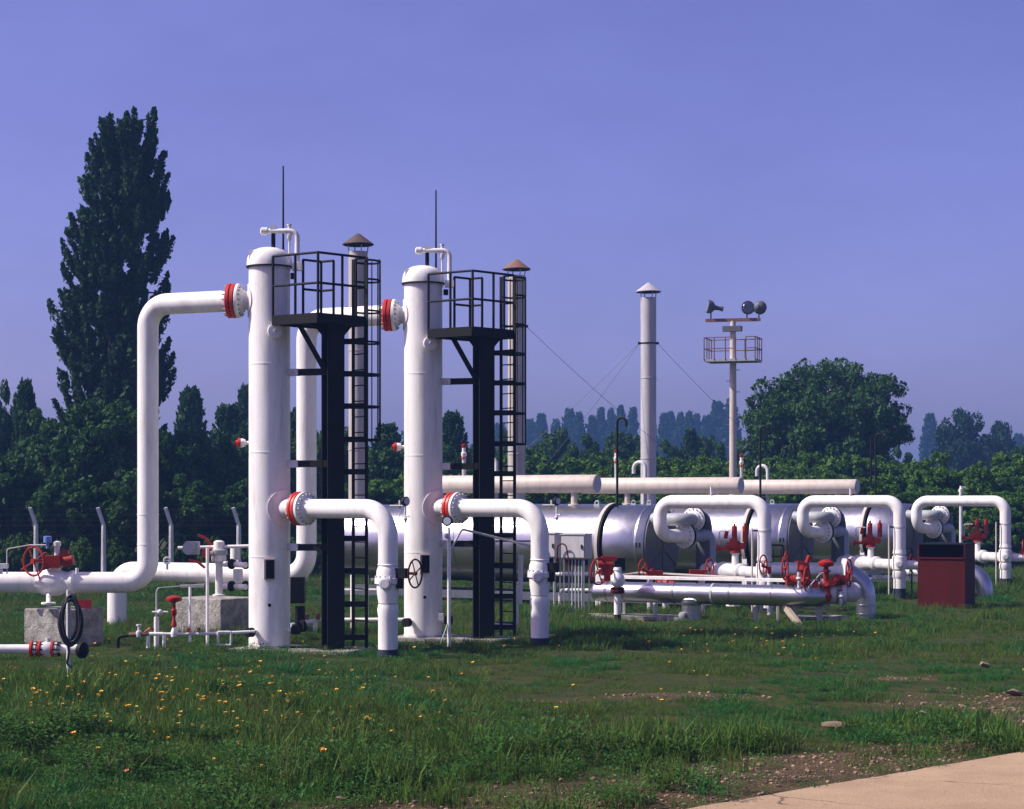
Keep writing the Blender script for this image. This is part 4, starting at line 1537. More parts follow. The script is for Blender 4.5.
# ================================================================== red valve group at the header's right end
def make_red_group():
    Z = 42.6
    t = thing('valve_group', at(820, 620, Z), 'cluster of red handwheels and valve bodies at the right end of the silver header', 'valve group')
    t.location.z = 0
    d = Vector((1, -.1, 0)).normalized()
    zc = at(0, 592, Z).z
    b0 = at(795, 592, Z); b1 = at(860, 592, Z - .1)
    L = (b1 - b0).length
    MB().lathe(b0, (b1 - b0), [(0, .19), (.10, .19), (.12, .25), (.2, .25), (.22, .17), (.30, .18), (.36, .27), (.48, .27), (.52, .16), (.55, .29), (.62, .29), (.64, .2), (.74, .26), (.84, .26), (.90, .17), (.95, .17), (.98, .27), (1.06, .27), (1.1, .22), (L - .08, .20), (L, .14)], 28).build('pipe', 'dull', t)
    MB().lathe(at(831, 592, Z), d, [(0, .10), (0, .235), (.12, .235), (.12, .1)], 28).build('dark_flange', 'black', t)
    mb = MB()
    for k in range(12):
        a = 2 * math.pi * k / 12
        p = at(838, 592, Z) + Vector((0, math.cos(a), math.sin(a))) * .24
        mb.cyl(p - d * .12, p + d * .1, .018, None, 6)
    tag(mb.build('bolt_ring', 'dull', t), kind='stuff')
    # rear silver pipe with segmented elbow down to the ground
    Zr = 44.6
    c0, c1, c2 = at(772, 572, Zr + .4), at(866, 573, Zr), at(868, 614, Zr)
    c1.z = c0.z; c2.x, c2.y = c1.x, c1.y; c2.z = -.1
    MB().tube([c0, c1, c2], .22, .55, 28, 5).build('elbow_pipe', 'alu', t)
    for k in range(4):
        z = .62 - .1 * 0
    for dz in (.10, .30):
        MB().lathe(Vector((c1.x, c1.y, dz)), UP, [(0, .22), (.004, .23), (.03, .23), (.034, .22)], 28).build('elbow_band', 'alu', t)
    MB().lathe(at(843, 571, Zr - .02), Vector((1, 0, 0)), [(0, .21), (.0, .28), (.07, .28), (.07, .21)], 28).build('elbow_flange', 'white', t)
    # red gear operated gate valve
    g = at(803, 580, Z - .1)
    MB().lathe(at(785, 580, Z - .05), Vector((1, 0, 0)), [(0, .06), (.03, .11), (.22, .11), (.25, .13), (.36, .13), (.38, .08)], 16).lathe(g + Vector((.02, 0, -.1)), UP, [(0, .13), (.05, .14), (.12, .12), (.15, .09), (.28, .10), (.32, .13), (.42, .12)], 16).box(g + Vector((-.05, 0, .3)), (.14, .12, .2)).cyl(g + Vector((.06, 0, .3)), g + Vector((.14, -.02, .52)), .05, None, 10).build('gear', 'valvered', t)
    for x, y, rr in ((785, 568, .25), (807, 579, .26)):
        dd = Vector((.92, -.38, 0))
        MB().wheel(at(x, y, Z - .3), dd, rr, .018, 4).build('handwheel', 'valvered', t)
    # red diaphragm regulator
    p = at(826, 600, Z - .25)
    MB().lathe(p, UP, [(0, .10), (.10, .13), (.14, .10), (.26, .10), (.30, .14), (.36, .12), (.40, .06), (.58, .065), (.62, .12), (.64, .06), (.70, .05), (.72, .15), (.74, .165), (.80, .165), (.83, .12), (.86, .06)], 22).build('regulator', 'valvered', t)
    MB().box(p + Vector((0, 0, .02)), (.16, .13, .12)).lathe(p + Vector((.14, 0, .42)), Vector((1, 0, 0)), [(0, .08), (.03, .12), (.14, .12), (.16, .10), (.26, .11), (.28, .07)], 16).cyl(p + Vector((.1, 0, .42)), p + Vector((.45, -.02, .42)), .05, None, 10).build('regulator_side', 'valvered', t)
    MB().wheel(at(849, 573, Z - .35), Vector((.93, -.36, 0)), .29, .018, 4).build('handwheel', 'valvered', t)
    for x, y, h in ((812, 604, .30), (841, 604, .26), (799, 588, .34)):
        MB().cyl(at(x, y, Z - .3), at(x, y, Z - .3) + UP * h, .035, None, 10).lathe(at(x, y, Z - .3) + UP * (h * .5), UP, [(0, .05), (.03, .07), (.07, .05)], 12).build('small_valve', 'dull', t)
        MB().cyl(at(x - 3, y, Z - .3) + UP * (h + .02), at(x + 3, y, Z - .3) + UP * (h + .05), .016, None, 6).build('small_lever', 'valvered', t)
    MB().tube([at(808, 588, Z - .35), at(815, 580, Z - .4), at(820, 574, Z - .35), at(826, 572, Z - .3)], .012, .06, 6).build('impulse_tube', 'steel', t)
    MB().tube([at(834, 586, Z - .35), at(840, 578, Z - .4), at(843, 585, Z - .35)], .012, .04, 6).build('impulse_tube', 'black', t)
    MB().box(at(832, 583, Z - .3), (.16, .12, .13)).box(at(815, 584, Z - .3), (.12, .10, .16)).build('gear_cover', 'valvered', t)
    # supports
    MB().bar(at(819, 622, Z), at(819, 603, Z), .13, .13).bar(at(795, 606, Z - .05), at(830, 605, Z - .05), .10, .05).build('support_post', 'cream', t)
    return t


make_red_group()


# ================================================================== dark red cabinet
def make_red_cabinet():
    Z = 49.0
    c = at(951, 608, Z)
    u = Vector((math.cos(R(-9)), math.sin(R(-9)), 0)); v = UP.cross(u)
    base = Vector((c.x, c.y + .5, 0))
    t = thing('red_cabinet', base, 'dark red sheet cabinet with open black top slot, standing in the grass', 'cabinet')
    W, D, H = 1.09, 1.25, 1.56
    ax = (u, v, UP)
    ca = R(-24)
    u = Vector((math.cos(ca), math.sin(ca), 0)); v = UP.cross(u); ax = (u, v, UP)
    MB().box(base + v * (-D / 2 + .015) + UP * .6, (W, .03, 1.24), ax).build('front_panel', 'darkred', t, False)
    MB().box(base + v * (D / 2 - .015) + UP * .78, (W, .03, H), ax).build('back_panel', 'darkred', t, False)
    for q in (-1, 1):
        MB().box(base + u * (q * (W / 2 + .016)) + UP * .78, (.03, D, H + .02), ax).build('side_panel', 'darkred', t, False)
    MB().box(base + UP * (H + .01) + v * .05, (W + .06, D - .0, .03), ax).build('roof', 'black', t, False)
    MB().box(base + UP * .03 - v * .02, (W - .02, D - .1, .03), ax).build('floor_plate', 'black', t, False)
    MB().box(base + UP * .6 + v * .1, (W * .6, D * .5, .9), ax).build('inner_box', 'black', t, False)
    MB().bar(base + u * (-W / 2) + v * (-D / 2 - .01) + UP * 1.23, base + u * (W / 2) + v * (-D / 2 - .01) + UP * 1.23, .03, .04).build('front_lip', 'darkred', t, False)
    return t


make_red_cabinet()

# more valves and thin lines between the header and the heaters
small_wheel_valve(702, 574, 47.6, 'red handwheel valve between the nearest loop and its leg', -1)
small_wheel_valve(770, 571, 46.2, 'red handwheel valve just right of the leg of the nearest loop')


def make_gauge_rack(x, y0, y1, Z, label):
    p = at(x, y0, Z)
    s = Z / F
    t = thing('tube_rack', (p.x, p.y, 0), label, 'rack', 'dark tube racks beside the loops')
    h = (y1 - y0) * s
    w = .32
    MB().tube([Vector((p.x - w / 2, p.y, -.03)), p + Vector((-w / 2, 0, 0)), p + Vector((w / 2, 0, 0)), Vector((p.x + w / 2, p.y, -.03))], .022, .06, 8).build('frame', 'black', t)
    MB().bar(p + Vector((-w / 2, 0, -h * .5)), p + Vector((w / 2, 0, -h * .5)), .03, .03).build('crossbar', 'black', t)
    for q in (-.3, .3):
        c = p + Vector((w * q, -.04, -h * .1))
        MB().cyl(c - UP * h * 1.3, c - UP * .05, .014, None, 6).build('impulse_tube', 'black', t)
    return t


make_gauge_rack(777, 545, 568, 49.0, 'small dark tube rack right of the leg of the nearest loop')
make_gauge_rack(906, 548, 570, 55.0, 'small dark tube rack right of the leg of the middle loop')


def thin_line(pts, r_, mat, label, name='thin_pipe'):
    o = MB().tube(pts, r_, .1, 8).build(name, mat)
    return tag(o, label, 'pipe', 'thin pipes among the heaters')


thin_line([at(606, 578, 46.5), at(640, 573, 46.8), at(700, 576, 46.4), at(745, 578, 46.0)], .035, 'cream', 'thin cream pipe running behind the white tray of the header')
thin_line([at(560, 606, 48.0), at(560, 590, 48.0), at(596, 590, 47.4), at(640, 592, 47.0)], .04, 'dull', 'thin white pipe under the grey cabinets behind the header end')
thin_line([at(541, 574, 48.6), at(592, 574, 47.9)], .045, 'white', 'white pipe crossing behind the legs of the grey cabinets')
thin_line([at(866, 579, 54.5), at(893, 578, 54.5)], .05, 'dull', 'pale low pipe behind the segmented elbow at the middle loop')
thin_line([at(520, 580, 51.0), at(520, 546, 51.0), at(548, 542, 50.6)], .03, 'steel', 'thin grey pipe behind the right outlet pipe')
thin_line([at(733, 606, 45.5), at(733, 600, 45.5)], .16, 'white', 'short white stub under the silver header', 'pipe_stub')
thin_line([at(768, 608, 45.2), at(768, 598, 45.2)], .10, 'dull', 'short pale stub beneath the right half of the header', 'pipe_stub')

# silver elbow right of the cabinet
Zr = 53.5
e0, e1 = at(950, 570, Zr + .6), at(985, 570, Zr)
e1.z = e0.z
o = MB().tube([e0, e1, Vector((e1.x, e1.y, -.1))], .215, .55, 28, 5).build('pipe_elbow', 'alu')
tag(o, 'segmented silver pipe elbow turning into the ground right of the red cabinet', 'pipe')

# white vent pipe behind the last loop
p = at(961, 545, 66.5)
t = thing('vent_pipe', (p.x, p.y, 0), 'slim white vent pipe standing behind the rightmost loop', 'pipe')
MB().cyl(Vector((p.x, p.y, -.05)), at(961, 492, 66.5), .06, None, 12).build('pipe', 'dull', t)
MB().lathe(at(961, 492, 66.5), UP, [(0, .08), (.1, .08), (.11, .05), (.2, .04)], 12).box(at(963, 487, 66.5), (.18, .06, .06)).build('cap_valve', 'white', t)


# thin conduit pole at the right, black
p = at(871, 490, 80)
o = MB().cyl(Vector((p.x, p.y, -.05)), at(871, 437, 80), .05, .04, 8).build('thin_pole', 'black')
tag(o, 'thin dark pole standing in front of the hedge below the round tree', 'pole')


# ================================================================== light mast
def make_mast():
    Z = 76.0
    b0 = at(733, 498, Z); b0.z = 0
    t = thing('light_mast', b0, 'pale lamp mast with basket and three floodlights, right of the lone stack', 'light mast')
    zm = lambda y: EYE - (y - HOR) * Z / F
    u = Vector((math.cos(R(-18)), math.sin(R(-18)), 0)); v = UP.cross(u)
    MB().lathe(b0 - UP * .05, UP, [(0, .16), (zm(365), .125), (zm(320), .105)], 16).build('pole', 'cream', t)
    # basket: deck and rails
    W, D = 1.95, 1.3
    zd = zm(361)
    MB().box(b0 + UP * zd, (W, D, .09), (u, v, UP)).build('deck', 'grey', t)
    cs = [b0 + u * (W / 2 * a) + v * (D / 2 * b_) for a, b_ in ((-1, -1), (1, -1), (1, 1), (-1, 1))]
    for i in range(4):
        a, b_ = cs[i], cs[(i + 1) % 4]
        for hh in (.44, .86):
            if i == 0:
                MB().bar(a + UP * (zd + hh), a.lerp(b_, .62) + UP * (zd + hh), .035, .035).build('rail', 'rust', t)
                MB().bar(a.lerp(b_, .82) + UP * (zd + hh), b_ + UP * (zd + hh), .035, .035).build('rail', 'rust', t)
            else:
                MB().bar(a + UP * (zd + hh), b_ + UP * (zd + hh), .035, .035).build('rail', 'rust', t)
        for f_ in (0, .33, .62) if i != 0 else (0, .2, .42, .62, .82):
            p = a.lerp(b_, f_)
            MB().bar(p + UP * zd, p + UP * (zd + .86), .035, .035).build('post', 'rust', t)
    # junction box and crossbar
    MB().box(b0 + UP * zm(329) - v * .1, (.72, .26, .2), (u, v, UP)).build('ballast_box', 'darkgrey', t)
    uc = Vector((math.cos(R(-12)), math.sin(R(-12)), 0))
    MB().box(b0 + UP * zm(320), (2.08, .12, .12), (uc, UP.cross(uc), UP)).build('crossbar', 'rust', t)
    for x, y, dr in ((-.84, 306.5, Vector((-.95, -.1, .15))), (.53, 308.5, Vector((.25, -1, .1))), (.98, 308.0, Vector((.5, .85, .05)))):
        c = b0 + uc * x + UP * zm(y)
        dr = dr.normalized()
        l_ = MB().lathe(c - dr * .22, dr, [(0, .05), (.02, .09), (.10, .12), (.12, .17), (.20, .235), (.30, .26), (.36, .262), (.365, .22)], 20).build('floodlight', 'darkgrey', t)
        MB().lathe(c + dr * .135, dr, [(0, .215), (.02, .20)], 20).build('lens', 'lens', l_)
        MB().bar(c - UP * .12, Vector((c.x, c.y, zm(320))), .05, .05).build('yoke', 'darkgrey', l_)
        if x < 0:
            MB().cyl(c - dr * .46, c - dr * .2, .075, .085, 12).cyl(c - dr * .47, c - dr * .40, .10, None, 12).build('lamp_tail', 'darkgrey', l_)
    # step irons
    k = 0
    for y in range(370, 470, 11):
        q = -1 if k % 2 else 1
        MB().cyl(b0 + UP * zm(y), b0 + UP * zm(y) + u * (q * .26), .016, None, 6).build('step_iron', 'rust', t)
        k += 1
    return t


make_mast()


# ================================================================== fence at the left
def make_fence():
    t = thing('wire_fence', at(104, 560, 62), 'wire fence on bent concrete posts before the dark trees at left', 'fence')
    t.location.z = 0
    tops = []
    post = None
    for i in range(-2, 8):
        x = 36 + 67.6 * i
        Z = 62.0
        p = at(x, 0, Z); p.z = 0
        if post is None:
            mb = MB()
            mb.lathe(p - UP * .1, UP, [(0, .085), (1.92, .068), (1.98, .066)], 8)
            q = p + UP * 1.85
            mb.bar(q, q + Vector((-.16, -.1, .55)), .10, .10)
            post = mb.build('post', 'dull', t)
            px = p
        else:
            c = post.copy(); C.objects.link(c); c.parent = t
            c.location = p - px
        tops.append(p)
    for z in (.35, .75, 1.15, 1.55, 1.85):
        MB().bar(tops[0] + UP * z + Vector((0, -.08, 0)), tops[-1] + UP * z + Vector((0, -.08, 0)), .003, .003).build('wire', 'rust', t)
    for k, z in enumerate((2.0, 2.18, 2.36)):
        o_ = Vector((-.05 - .05 * k, -.04 - .03 * k, z))
        MB().bar(tops[0] + o_, tops[-1] + o_, .003, .003).build('wire', 'rust', t)
    return t


make_fence()


# ================================================================== vegetation
def leaf_mesh(name, cen, size, mat, up_bias=0.0, aspect=1.6, outward=None, stalk=None):
    """many small leaf faces: a kite of four points each"""
    n = len(cen)
    nrm = rng.normal(size=(n, 3))
    if outward is not None:
        nrm = nrm * 0.75 + outward * 0.9
    nrm[:, 2] += up_bias
    nrm /= np.linalg.norm(nrm, axis=1)[:, None]
    ref = rng.normal(size=(n, 3))
    if stalk is not None:
        ref = ref * .5 + stalk
    a = ref - nrm * (ref * nrm).sum(1)[:, None]
    a /= np.linalg.norm(a, axis=1)[:, None] + 1e-9
    b_ = np.cross(nrm, a)
    s = (size * (.45 + rng.gamma(2.2, .28, n)))[:, None]
    v = np.empty((n, 4, 3))
    fold = nrm * s * .12
    v[:, 0] = cen - a * s * aspect * .5
    v[:, 1] = cen + b_ * s * .5 + fold
    v[:, 2] = cen + a * s * aspect * .5
    v[:, 3] = cen - b_ * s * .5 + fold
    me = bpy.data.meshes.new(name)
    me.vertices.add(n * 4)
    me.vertices.foreach_set('co', v.ravel())
    me.loops.add(n * 4)
    me.loops.foreach_set('vertex_index', np.arange(n * 4, dtype=np.int32))
    me.polygons.add(n)
    me.polygons.foreach_set('loop_start', np.arange(0, n * 4, 4, dtype=np.int32))
    me.materials.append(M[mat])
    me.update(calc_edges=True)
    return me


def clump_points(centres, radii, per, flat=1.0):
    """points in the outer shell of each clump; returns points and outward directions"""
    P_, O_ = [], []
    for c, r in zip(centres, radii):
        k = max(8, int(per * (r / np.mean(radii)) ** 2))
        d = rng.normal(size=(k, 3))
        d /= np.linalg.norm(d, axis=1)[:, None]
        rad = r * rng.uniform(.25, 1.0, k) ** .45
        q = d * rad[:, None]
        q[:, 2] *= flat
        P_.append(c + q)
        O_.append(d)
    return np.concatenate(P_), np.concatenate(O_)


def trunk_mesh(h, r, limbs):
    mb = MB()
    pts = [Vector((0, 0, -.1)), Vector((.02 * h * .2, 0, h * .3)), Vector((0, .02 * h * .2, h * .65)), Vector((0, 0, h))]
    seg = 9
    rr = [r * 1.25, r, r * .65, r * .18]
    rs = []
    for p, q in zip(pts, rr):
        rs.append(mb.ring(p, Vector((1, 0, 0)), Vector((0, 1, 0)), q, seg))
    for a, b_ in zip(rs, rs[1:]):
        mb.strip(a, b_, seg)
    for z0, tip, r0 in limbs:
        p0 = Vector((0, 0, z0))
        mid = p0.lerp(Vector(tip), .5) + Vector((0, 0, .04 * h))
        mb.cyl(p0, mid, r0, r0 * .65, 6)
        mb.cyl(mid, Vector(tip), r0 * .65, r0 * .2, 6)
    me = bpy.data.meshes.new('trunk')
    me.from_pydata([tuple(v) for v in mb.v], [], mb.f)
    me.polygons.foreach_set('use_smooth', [True] * len(me.polygons))
    me.materials.append(M['bark'])
    return me


def poplar_proto(h, w, n, leaf, mat, prof=None, seed=0, lean=0.0):
    """upright tree: steep branches clothed with spindles of leaves"""
    r_ = random.Random(seed)
    P_, O_, S_ = [], [], []
    limbs = []
    nb = 820
    for i in range(nb):
        f_ = (i + .5) / nb
        z0 = h * (.06 + .86 * f_ ** .95)
        rad = (prof(z0 / h) if prof else (math.sin(math.pi * min(1, (z0 / h) * .93 + .10)) ** .6)) * w / 2
        a = r_.uniform(0, 2 * math.pi)
        rr = rad * r_.uniform(.0, 1) ** .62 * .95
        ln = h * r_.uniform(.035, .085) * (1.05 - .35 * f_)
        so_ = .16 + .30 * rr / (w / 2)
        dirv = np.array([math.cos(a) * so_, math.sin(a) * so_, 1.0])
        dirv /= np.linalg.norm(dirv)
        off = lean * max(0.0, (f_ - .5) / .5)
        b0 = np.array([math.cos(a) * rr + off, math.sin(a) * rr, z0])
        k = int(n / nb)
        t = rng.uniform(0, 1, k)
        thick = (ln * .11 + .016 * w) * rng.uniform(.3, 1.2, k) * np.sin(np.pi * np.clip(t * .85 + .12, 0, 1)) ** .7
        d = rng.normal(size=(k, 3)); d /= np.linalg.norm(d, axis=1)[:, None]
        P_.append(b0 + dirv * (t * ln)[:, None] + d * thick[:, None])
        O_.append(d)
        S_.append(np.repeat(dirv[None], k, 0))
        if i % 16 == 0:
            limbs.append((max(.3, z0 - ln * .8), tuple(b0 + dirv * ln * .6), .012 * h * .35))
    P_, O_, S_ = map(np.concatenate, (P_, O_, S_))
    cr = leaf_mesh('crown', P_, leaf, mat, .15, 1.7, O_, S_)
    return cr, trunk_mesh(h * .92, h * .017, limbs)


def round_proto(h, w, nclump, per, leaf, mat, low=.22, seed=0, rough=.35, clump=.17, lobes=7):
    """broad tree: lobes of clumps on spreading limbs"""
    r_ = random.Random(seed)
    cs, rs, limbs = [], [], []
    cz = h * (low + 1) / 2
    rx, rz = w / 2, h * (1 - low) / 2
    lob = []
    for i in range(lobes):
        a = 2 * math.pi * i / lobes + r_.uniform(-.3, .3)
        e = r_.uniform(-.3, .85)
        lob.append((np.array([math.cos(a) * math.cos(e) * rx * .58, math.sin(a) * math.cos(e) * rx * .58, cz + math.sin(e) * rz * .58]), r_.uniform(.34, .50)))
    lob.append((np.array([0, 0, cz + rz * .45]), .5))
    lob.append((np.array([0, 0, cz - rz * .1]), .55))
    for i in range(nclump):
        c0, sz = lob[i % len(lob)]
        d = rng.normal(size=3); d /= np.linalg.norm(d)
        k = r_.uniform(.35, 1.0) ** .5
        p = c0 + d * np.array([rx * sz, rx * sz, rz * sz * 1.1]) * k
        p[2] = max(p[2], h * low * .9)
        cs.append(p)
        rs.append(clump * w * .5 * r_.uniform(1 - rough, 1 + rough))
        if i % 5 == 0:
            limbs.append((h * low * r_.uniform(.6, 1.6), tuple(p), .010 * h))
    P_, O_ = clump_points(cs, rs, per, .8)
    cr = leaf_mesh('crown', P_, leaf, mat, .35, 1.5, O_)
    return cr, trunk_mesh(h * .7, h * .022, limbs)


def plant_tree(name, proto, loc, sc_, rot, label, cat, group):
    t = thing(name, loc, label, cat, group)
    t.rotation_euler = (0, 0, rot)
    t.scale = sc_
    for nm, me in (('crown', proto[0]), ('trunk', proto[1])):
        o = bpy.data.objects.new(nm, me)
        C.objects.link(o)
        o.parent = t
    return t


# the big poplar
Zp = 75.0
def pop_prof(f_):
    pts = [(0, .95), (.1, .98), (.3, 1.0), (.58, 1.0), (.70, .92), (.80, .76), (.88, .60), (.94, .44), (.98, .3), (1.0, .16)]
    for (a, x), (b_, y) in zip(pts, pts[1:]):
        if f_ <= b_:
            return x + (y - x) * (f_ - a) / (b_ - a)
    return .1
big = poplar_proto(16.9, 4.25, 150000, .088, 'leaf_poplar', pop_prof, 3, .55)
p = at(113.5, 0, Zp); p.z = 0
plant_tree('poplar_tree', big, p, (.96, .96, 1.05), 0.0, 'very tall dark poplar rising at the left far above everything else', 'tree', None)

bushA = round_proto(6.0, 5.2, 270, 120, .105, 'leaf_dark', .06, 11, .5, .135)
bushB = round_proto(6.0, 5.0, 270, 120, .10, 'leaf_dark', .05, 12, .5, .13, 9)
popA = poplar_proto(9.0, 2.2, 24000, .10, 'leaf_dark', None, 21)
popB = poplar_proto(9.0, 2.6, 26000, .10, 'leaf_dark', None, 22)
farpop = [poplar_proto(14.0, 2.7, 7600, .26, 'leaf_far', None, 31 + k) for k in range(3)]
hedgeP = [round_proto(3.6, 3.4, 300, 62, .075, 'leaf_hedge', .04, 51 + k, .6, .095, 7) for k in range(3)]
bigR = round_proto(9.6, 11.2, 820, 118, .118, 'leaf_dark', .08, 77, .55, .092, 12)
farR = round_proto(9.0, 9.0, 330, 110, .20, 'leaf_far', .06, 78, .4, .17, 10)

# dark trees at the left: centre pixel, top row, width in pixels, distance
left = [(8, 384, 46, 84, 'B'), (26, 372, 26, 80, 'p'), (-30, 380, 80, 86, 'A'), (46, 412, 80, 70, 'B'), (98, 396, 110, 68, 'A'), (150, 424, 84, 70, 'B'),
        (191, 380, 34, 96, 'p'), (184, 428, 70, 74, 'A'), (228, 398, 44, 98, 'q'), (222, 440, 70, 76, 'B'), (246, 378, 24, 110, 'p'), (258, 410, 50, 90, 'A'), (300, 402, 44, 100, 'q'),
        (322, 424, 70, 84, 'A'), (286, 446, 70, 78, 'B'), (352, 430, 56, 88, 'B'), (388, 418, 40, 96, 'q'), (392, 446, 70, 84, 'A'), (452, 406, 34, 100, 'p'), (446, 448, 72, 88, 'B'), (430, 430, 40, 104, 'q'),
        (12, 452, 80, 66, 'A'), (66, 470, 70, 64.5, 'B'), (126, 466, 72, 64.8, 'A'), (190, 476, 70, 65.5, 'B'), (250, 478, 70, 66, 'A'), (-40, 440, 80, 66, 'B')]
where = ['dark bushy tree at the left picture edge, front of the spire-like one', 'slender spire-like dark tree near the left picture edge', 'dark tree cut by the left picture edge, rear row', 'broad dark tree left of the big poplar foot',
         'bright-topped dark broadleaf tree right in front of the big poplar', 'dark broadleaf tree behind the left riser pipe', 'slender tree with pointed top just right of the big poplar', 'low dark broadleaf tree under the pointed tree right of the poplar',
         'slim dark tree between the pointed tree and the left vessel', 'low dark broadleaf tree left of the left vessel', 'very thin dark spire touching the left edge of the left vessel', 'dark broadleaf tree right behind the left vessel',
         'slim dark tree between the left vessel and the vertical pipe behind it', 'dark broadleaf tree behind the left black column', 'low dark tree behind the lower half of the left vessel', 'dark broadleaf tree behind the left ladder',
         'slim dark tree between the left ladder and the right vessel', 'low dark broadleaf tree left of the right vessel', 'slender pointed tree between the right vessel and its black column', 'low dark broadleaf tree above the cream drum at the right vessel', 'slim dark tree hidden mostly by the right vessel',
         'lowest dark tree at the left edge behind the first fence post', 'low dark tree behind the first gap of the wire fence', 'low dark tree behind the second and third fence posts', 'low dark tree behind the fourth fence post', 'low dark tree hidden mostly by the left vessel foot', 'low dark tree cut by the left picture edge, front row']
names = {'A': ('broadleaf_tree', bushA, 6.0, 5.2), 'B': ('broadleaf_tree', bushB, 6.0, 5.0), 'p': ('slender_tree', popA, 9.0, 2.2), 'q': ('slender_tree', popB, 9.0, 2.6)}
for i, (x, ytop, wpx, Z, k) in enumerate(left):
    nm, pr, h0, w0 = names[k]
    s = Z / F
    p = at(x, 0, Z); p.z = 0
    sy = (EYE + (HOR - ytop) * s) / h0
    sx = wpx * s * 1.12 / w0
    lab = where[i]
    plant_tree(nm, pr, p, (sx, sx, sy), rnd.uniform(0, 6.28), lab, 'tree', 'dark broadleaf trees at the left' if nm == 'broadleaf_tree' else 'slender dark trees at the left')

# bluish poplars far away
fp = [(530, 420, 15), (541, 414, 15), (569, 409, 15), (579, 413, 13), (592, 416, 12), (601, 408, 12), (611, 409, 11), (621, 406, 12), (633, 408, 12), (664, 414, 13), (671, 412, 13), (681, 413, 12), (689, 412, 12), (697, 414, 11),
      (707, 416, 14), (718, 402, 20), (731, 399, 17), (500, 424, 16), (482, 420, 16), (930, 414, 17), (1018, 434, 16), (556, 420, 13), (410, 424, 16), (650, 415, 15)]
order = sorted(range(len(fp)), key=lambda q: fp[q][0])
ORD = 'first second third fourth fifth sixth seventh eighth ninth tenth eleventh twelfth thirteenth fourteenth fifteenth sixteenth seventeenth eighteenth nineteenth twentieth twenty-first twenty-second twenty-third twenty-fourth'.split()
fpl = {}
for k, q in enumerate(order):
    fpl[q] = 'distant hazy blue poplar, %s from the left along the skyline' % ORD[k]
fpl[16] = 'tall distant blue poplar half hidden by the lamp mast'
fpl[15] = 'tall distant blue poplar just left of the lamp mast'
fpl[19] = 'distant blue poplar standing alone between the round tree and the hazy trees'
fpl[20] = 'distant blue poplar at the right picture edge'
fpl[23] = 'distant blue poplar right behind the lone flue stack'
for i, (x, ytop, wpx) in enumerate(fp):
    Z = 400.0 + rnd.uniform(-20, 40)
    s = Z / F
    p = at(x, 0, Z); p.z = 0
    sy = (EYE + (HOR - ytop) * s) / 13.4
    sx = wpx * s * 1.15 / 2.7
    plant_tree('distant_poplar', farpop[i % 3], p, (sx, sx, sy), rnd.uniform(0, 6.28), fpl[i], 'tree', 'distant poplars on the skyline')

# middle distance trees in front of them
mid = [(548, 428, 50, 130, 0), (585, 436, 56, 120, 1), (628, 430, 60, 125, 0), (672, 442, 54, 118, 1), (700, 434, 44, 135, 0), (726, 444, 44, 120, 1), (510, 432, 46, 128, 1), (690, 424, 22, 130, 2), (562, 424, 20, 140, 2), (480, 440, 46, 120, 0),
       (900, 448, 40, 125, 1), (1022, 444, 50, 130, 0)]
midl = ['green tree behind the hedge, right of the right ladder', 'green tree behind the hedge under the crossing guy wires', 'green tree behind the hedge, left of the lone flue stack', 'green tree behind the hedge, just right of the lone flue stack', 'green tree behind the hedge, midway between lone stack and lamp mast',
        'green tree behind the hedge at the lamp mast foot', 'green tree behind the right ladder and stack', 'slender green tree right of the lone flue stack', 'slender green tree behind the first crossing guy wire', 'green tree behind the right black column', 'green tree behind the hedge right of the big round tree', 'green tree behind the hedge at the right picture edge']
for i, (x, ytop, wpx, Z, k) in enumerate(mid):
    s = Z / F
    p = at(x, 0, Z); p.z = 0
    pr, h0, w0 = ((bushA, 6.0, 5.2), (bushB, 6.0, 5.0), (popB, 9.0, 2.6))[k]
    sx = wpx * s * 1.15 / w0
    plant_tree('orchard_tree', pr, p, (sx, sx, (EYE + (HOR - ytop) * s) / h0), rnd.uniform(0, 6.28),
               midl[i], 'tree', 'trees behind the hedge')

p = at(826, 0, 104); p.z = 0
plant_tree('round_tree', bigR, p, (.83, .83, 1.05), .6, 'broad round dark green tree standing alone right of the lamp mast', 'tree', None)
for x, y, w, Z, lb in ((968, 412, 62, 190, 'hazy blue-green round tree at right, behind the hedge, larger of the two'), (1000, 424, 46, 200, 'hazy blue-green round tree at the right edge, smaller of the two')):
    s = Z / F
    p = at(x, 0, Z); p.z = 0
    plant_tree('hazy_tree', farR, p, (w * s * 1.1 / 9, w * s * 1.1 / 9, (EYE + (HOR - y) * s) / 9.0), rnd.uniform(0, 6), lb, 'tree', 'hazy round trees at the right')

# hedge: rows of bushes across the back
k = 0
for row, (Z, y0, step) in enumerate(((92.0, 458, 31), (84.0, 470, 30), (78.0, 484, 32))):
    x = 478 if row == 0 else (300 if row == 1 else 250)
    while x < 1190:
        s = Z / F
        p = at(x + rnd.uniform(-5, 5), 0, Z + rnd.uniform(-2.0, 2.0)); p.z = 0
        ytop = y0 + rnd.uniform(-7, 8) - (10 if 500 < x < 560 and row == 0 else 0)
        sx = step * s * rnd.uniform(2.7, 3.5) / 3.4
        plant_tree('hedge_bush', hedgeP[k % 3], p, (sx, sx, (EYE + (HOR - ytop) * s) / 3.5), rnd.uniform(0, 6.28),
                   'leafy green bush in the hedge across the back of the site', 'bush', 'bushes of the back hedge')
        k += 1
        x += step * rnd.uniform(.85, 1.15)

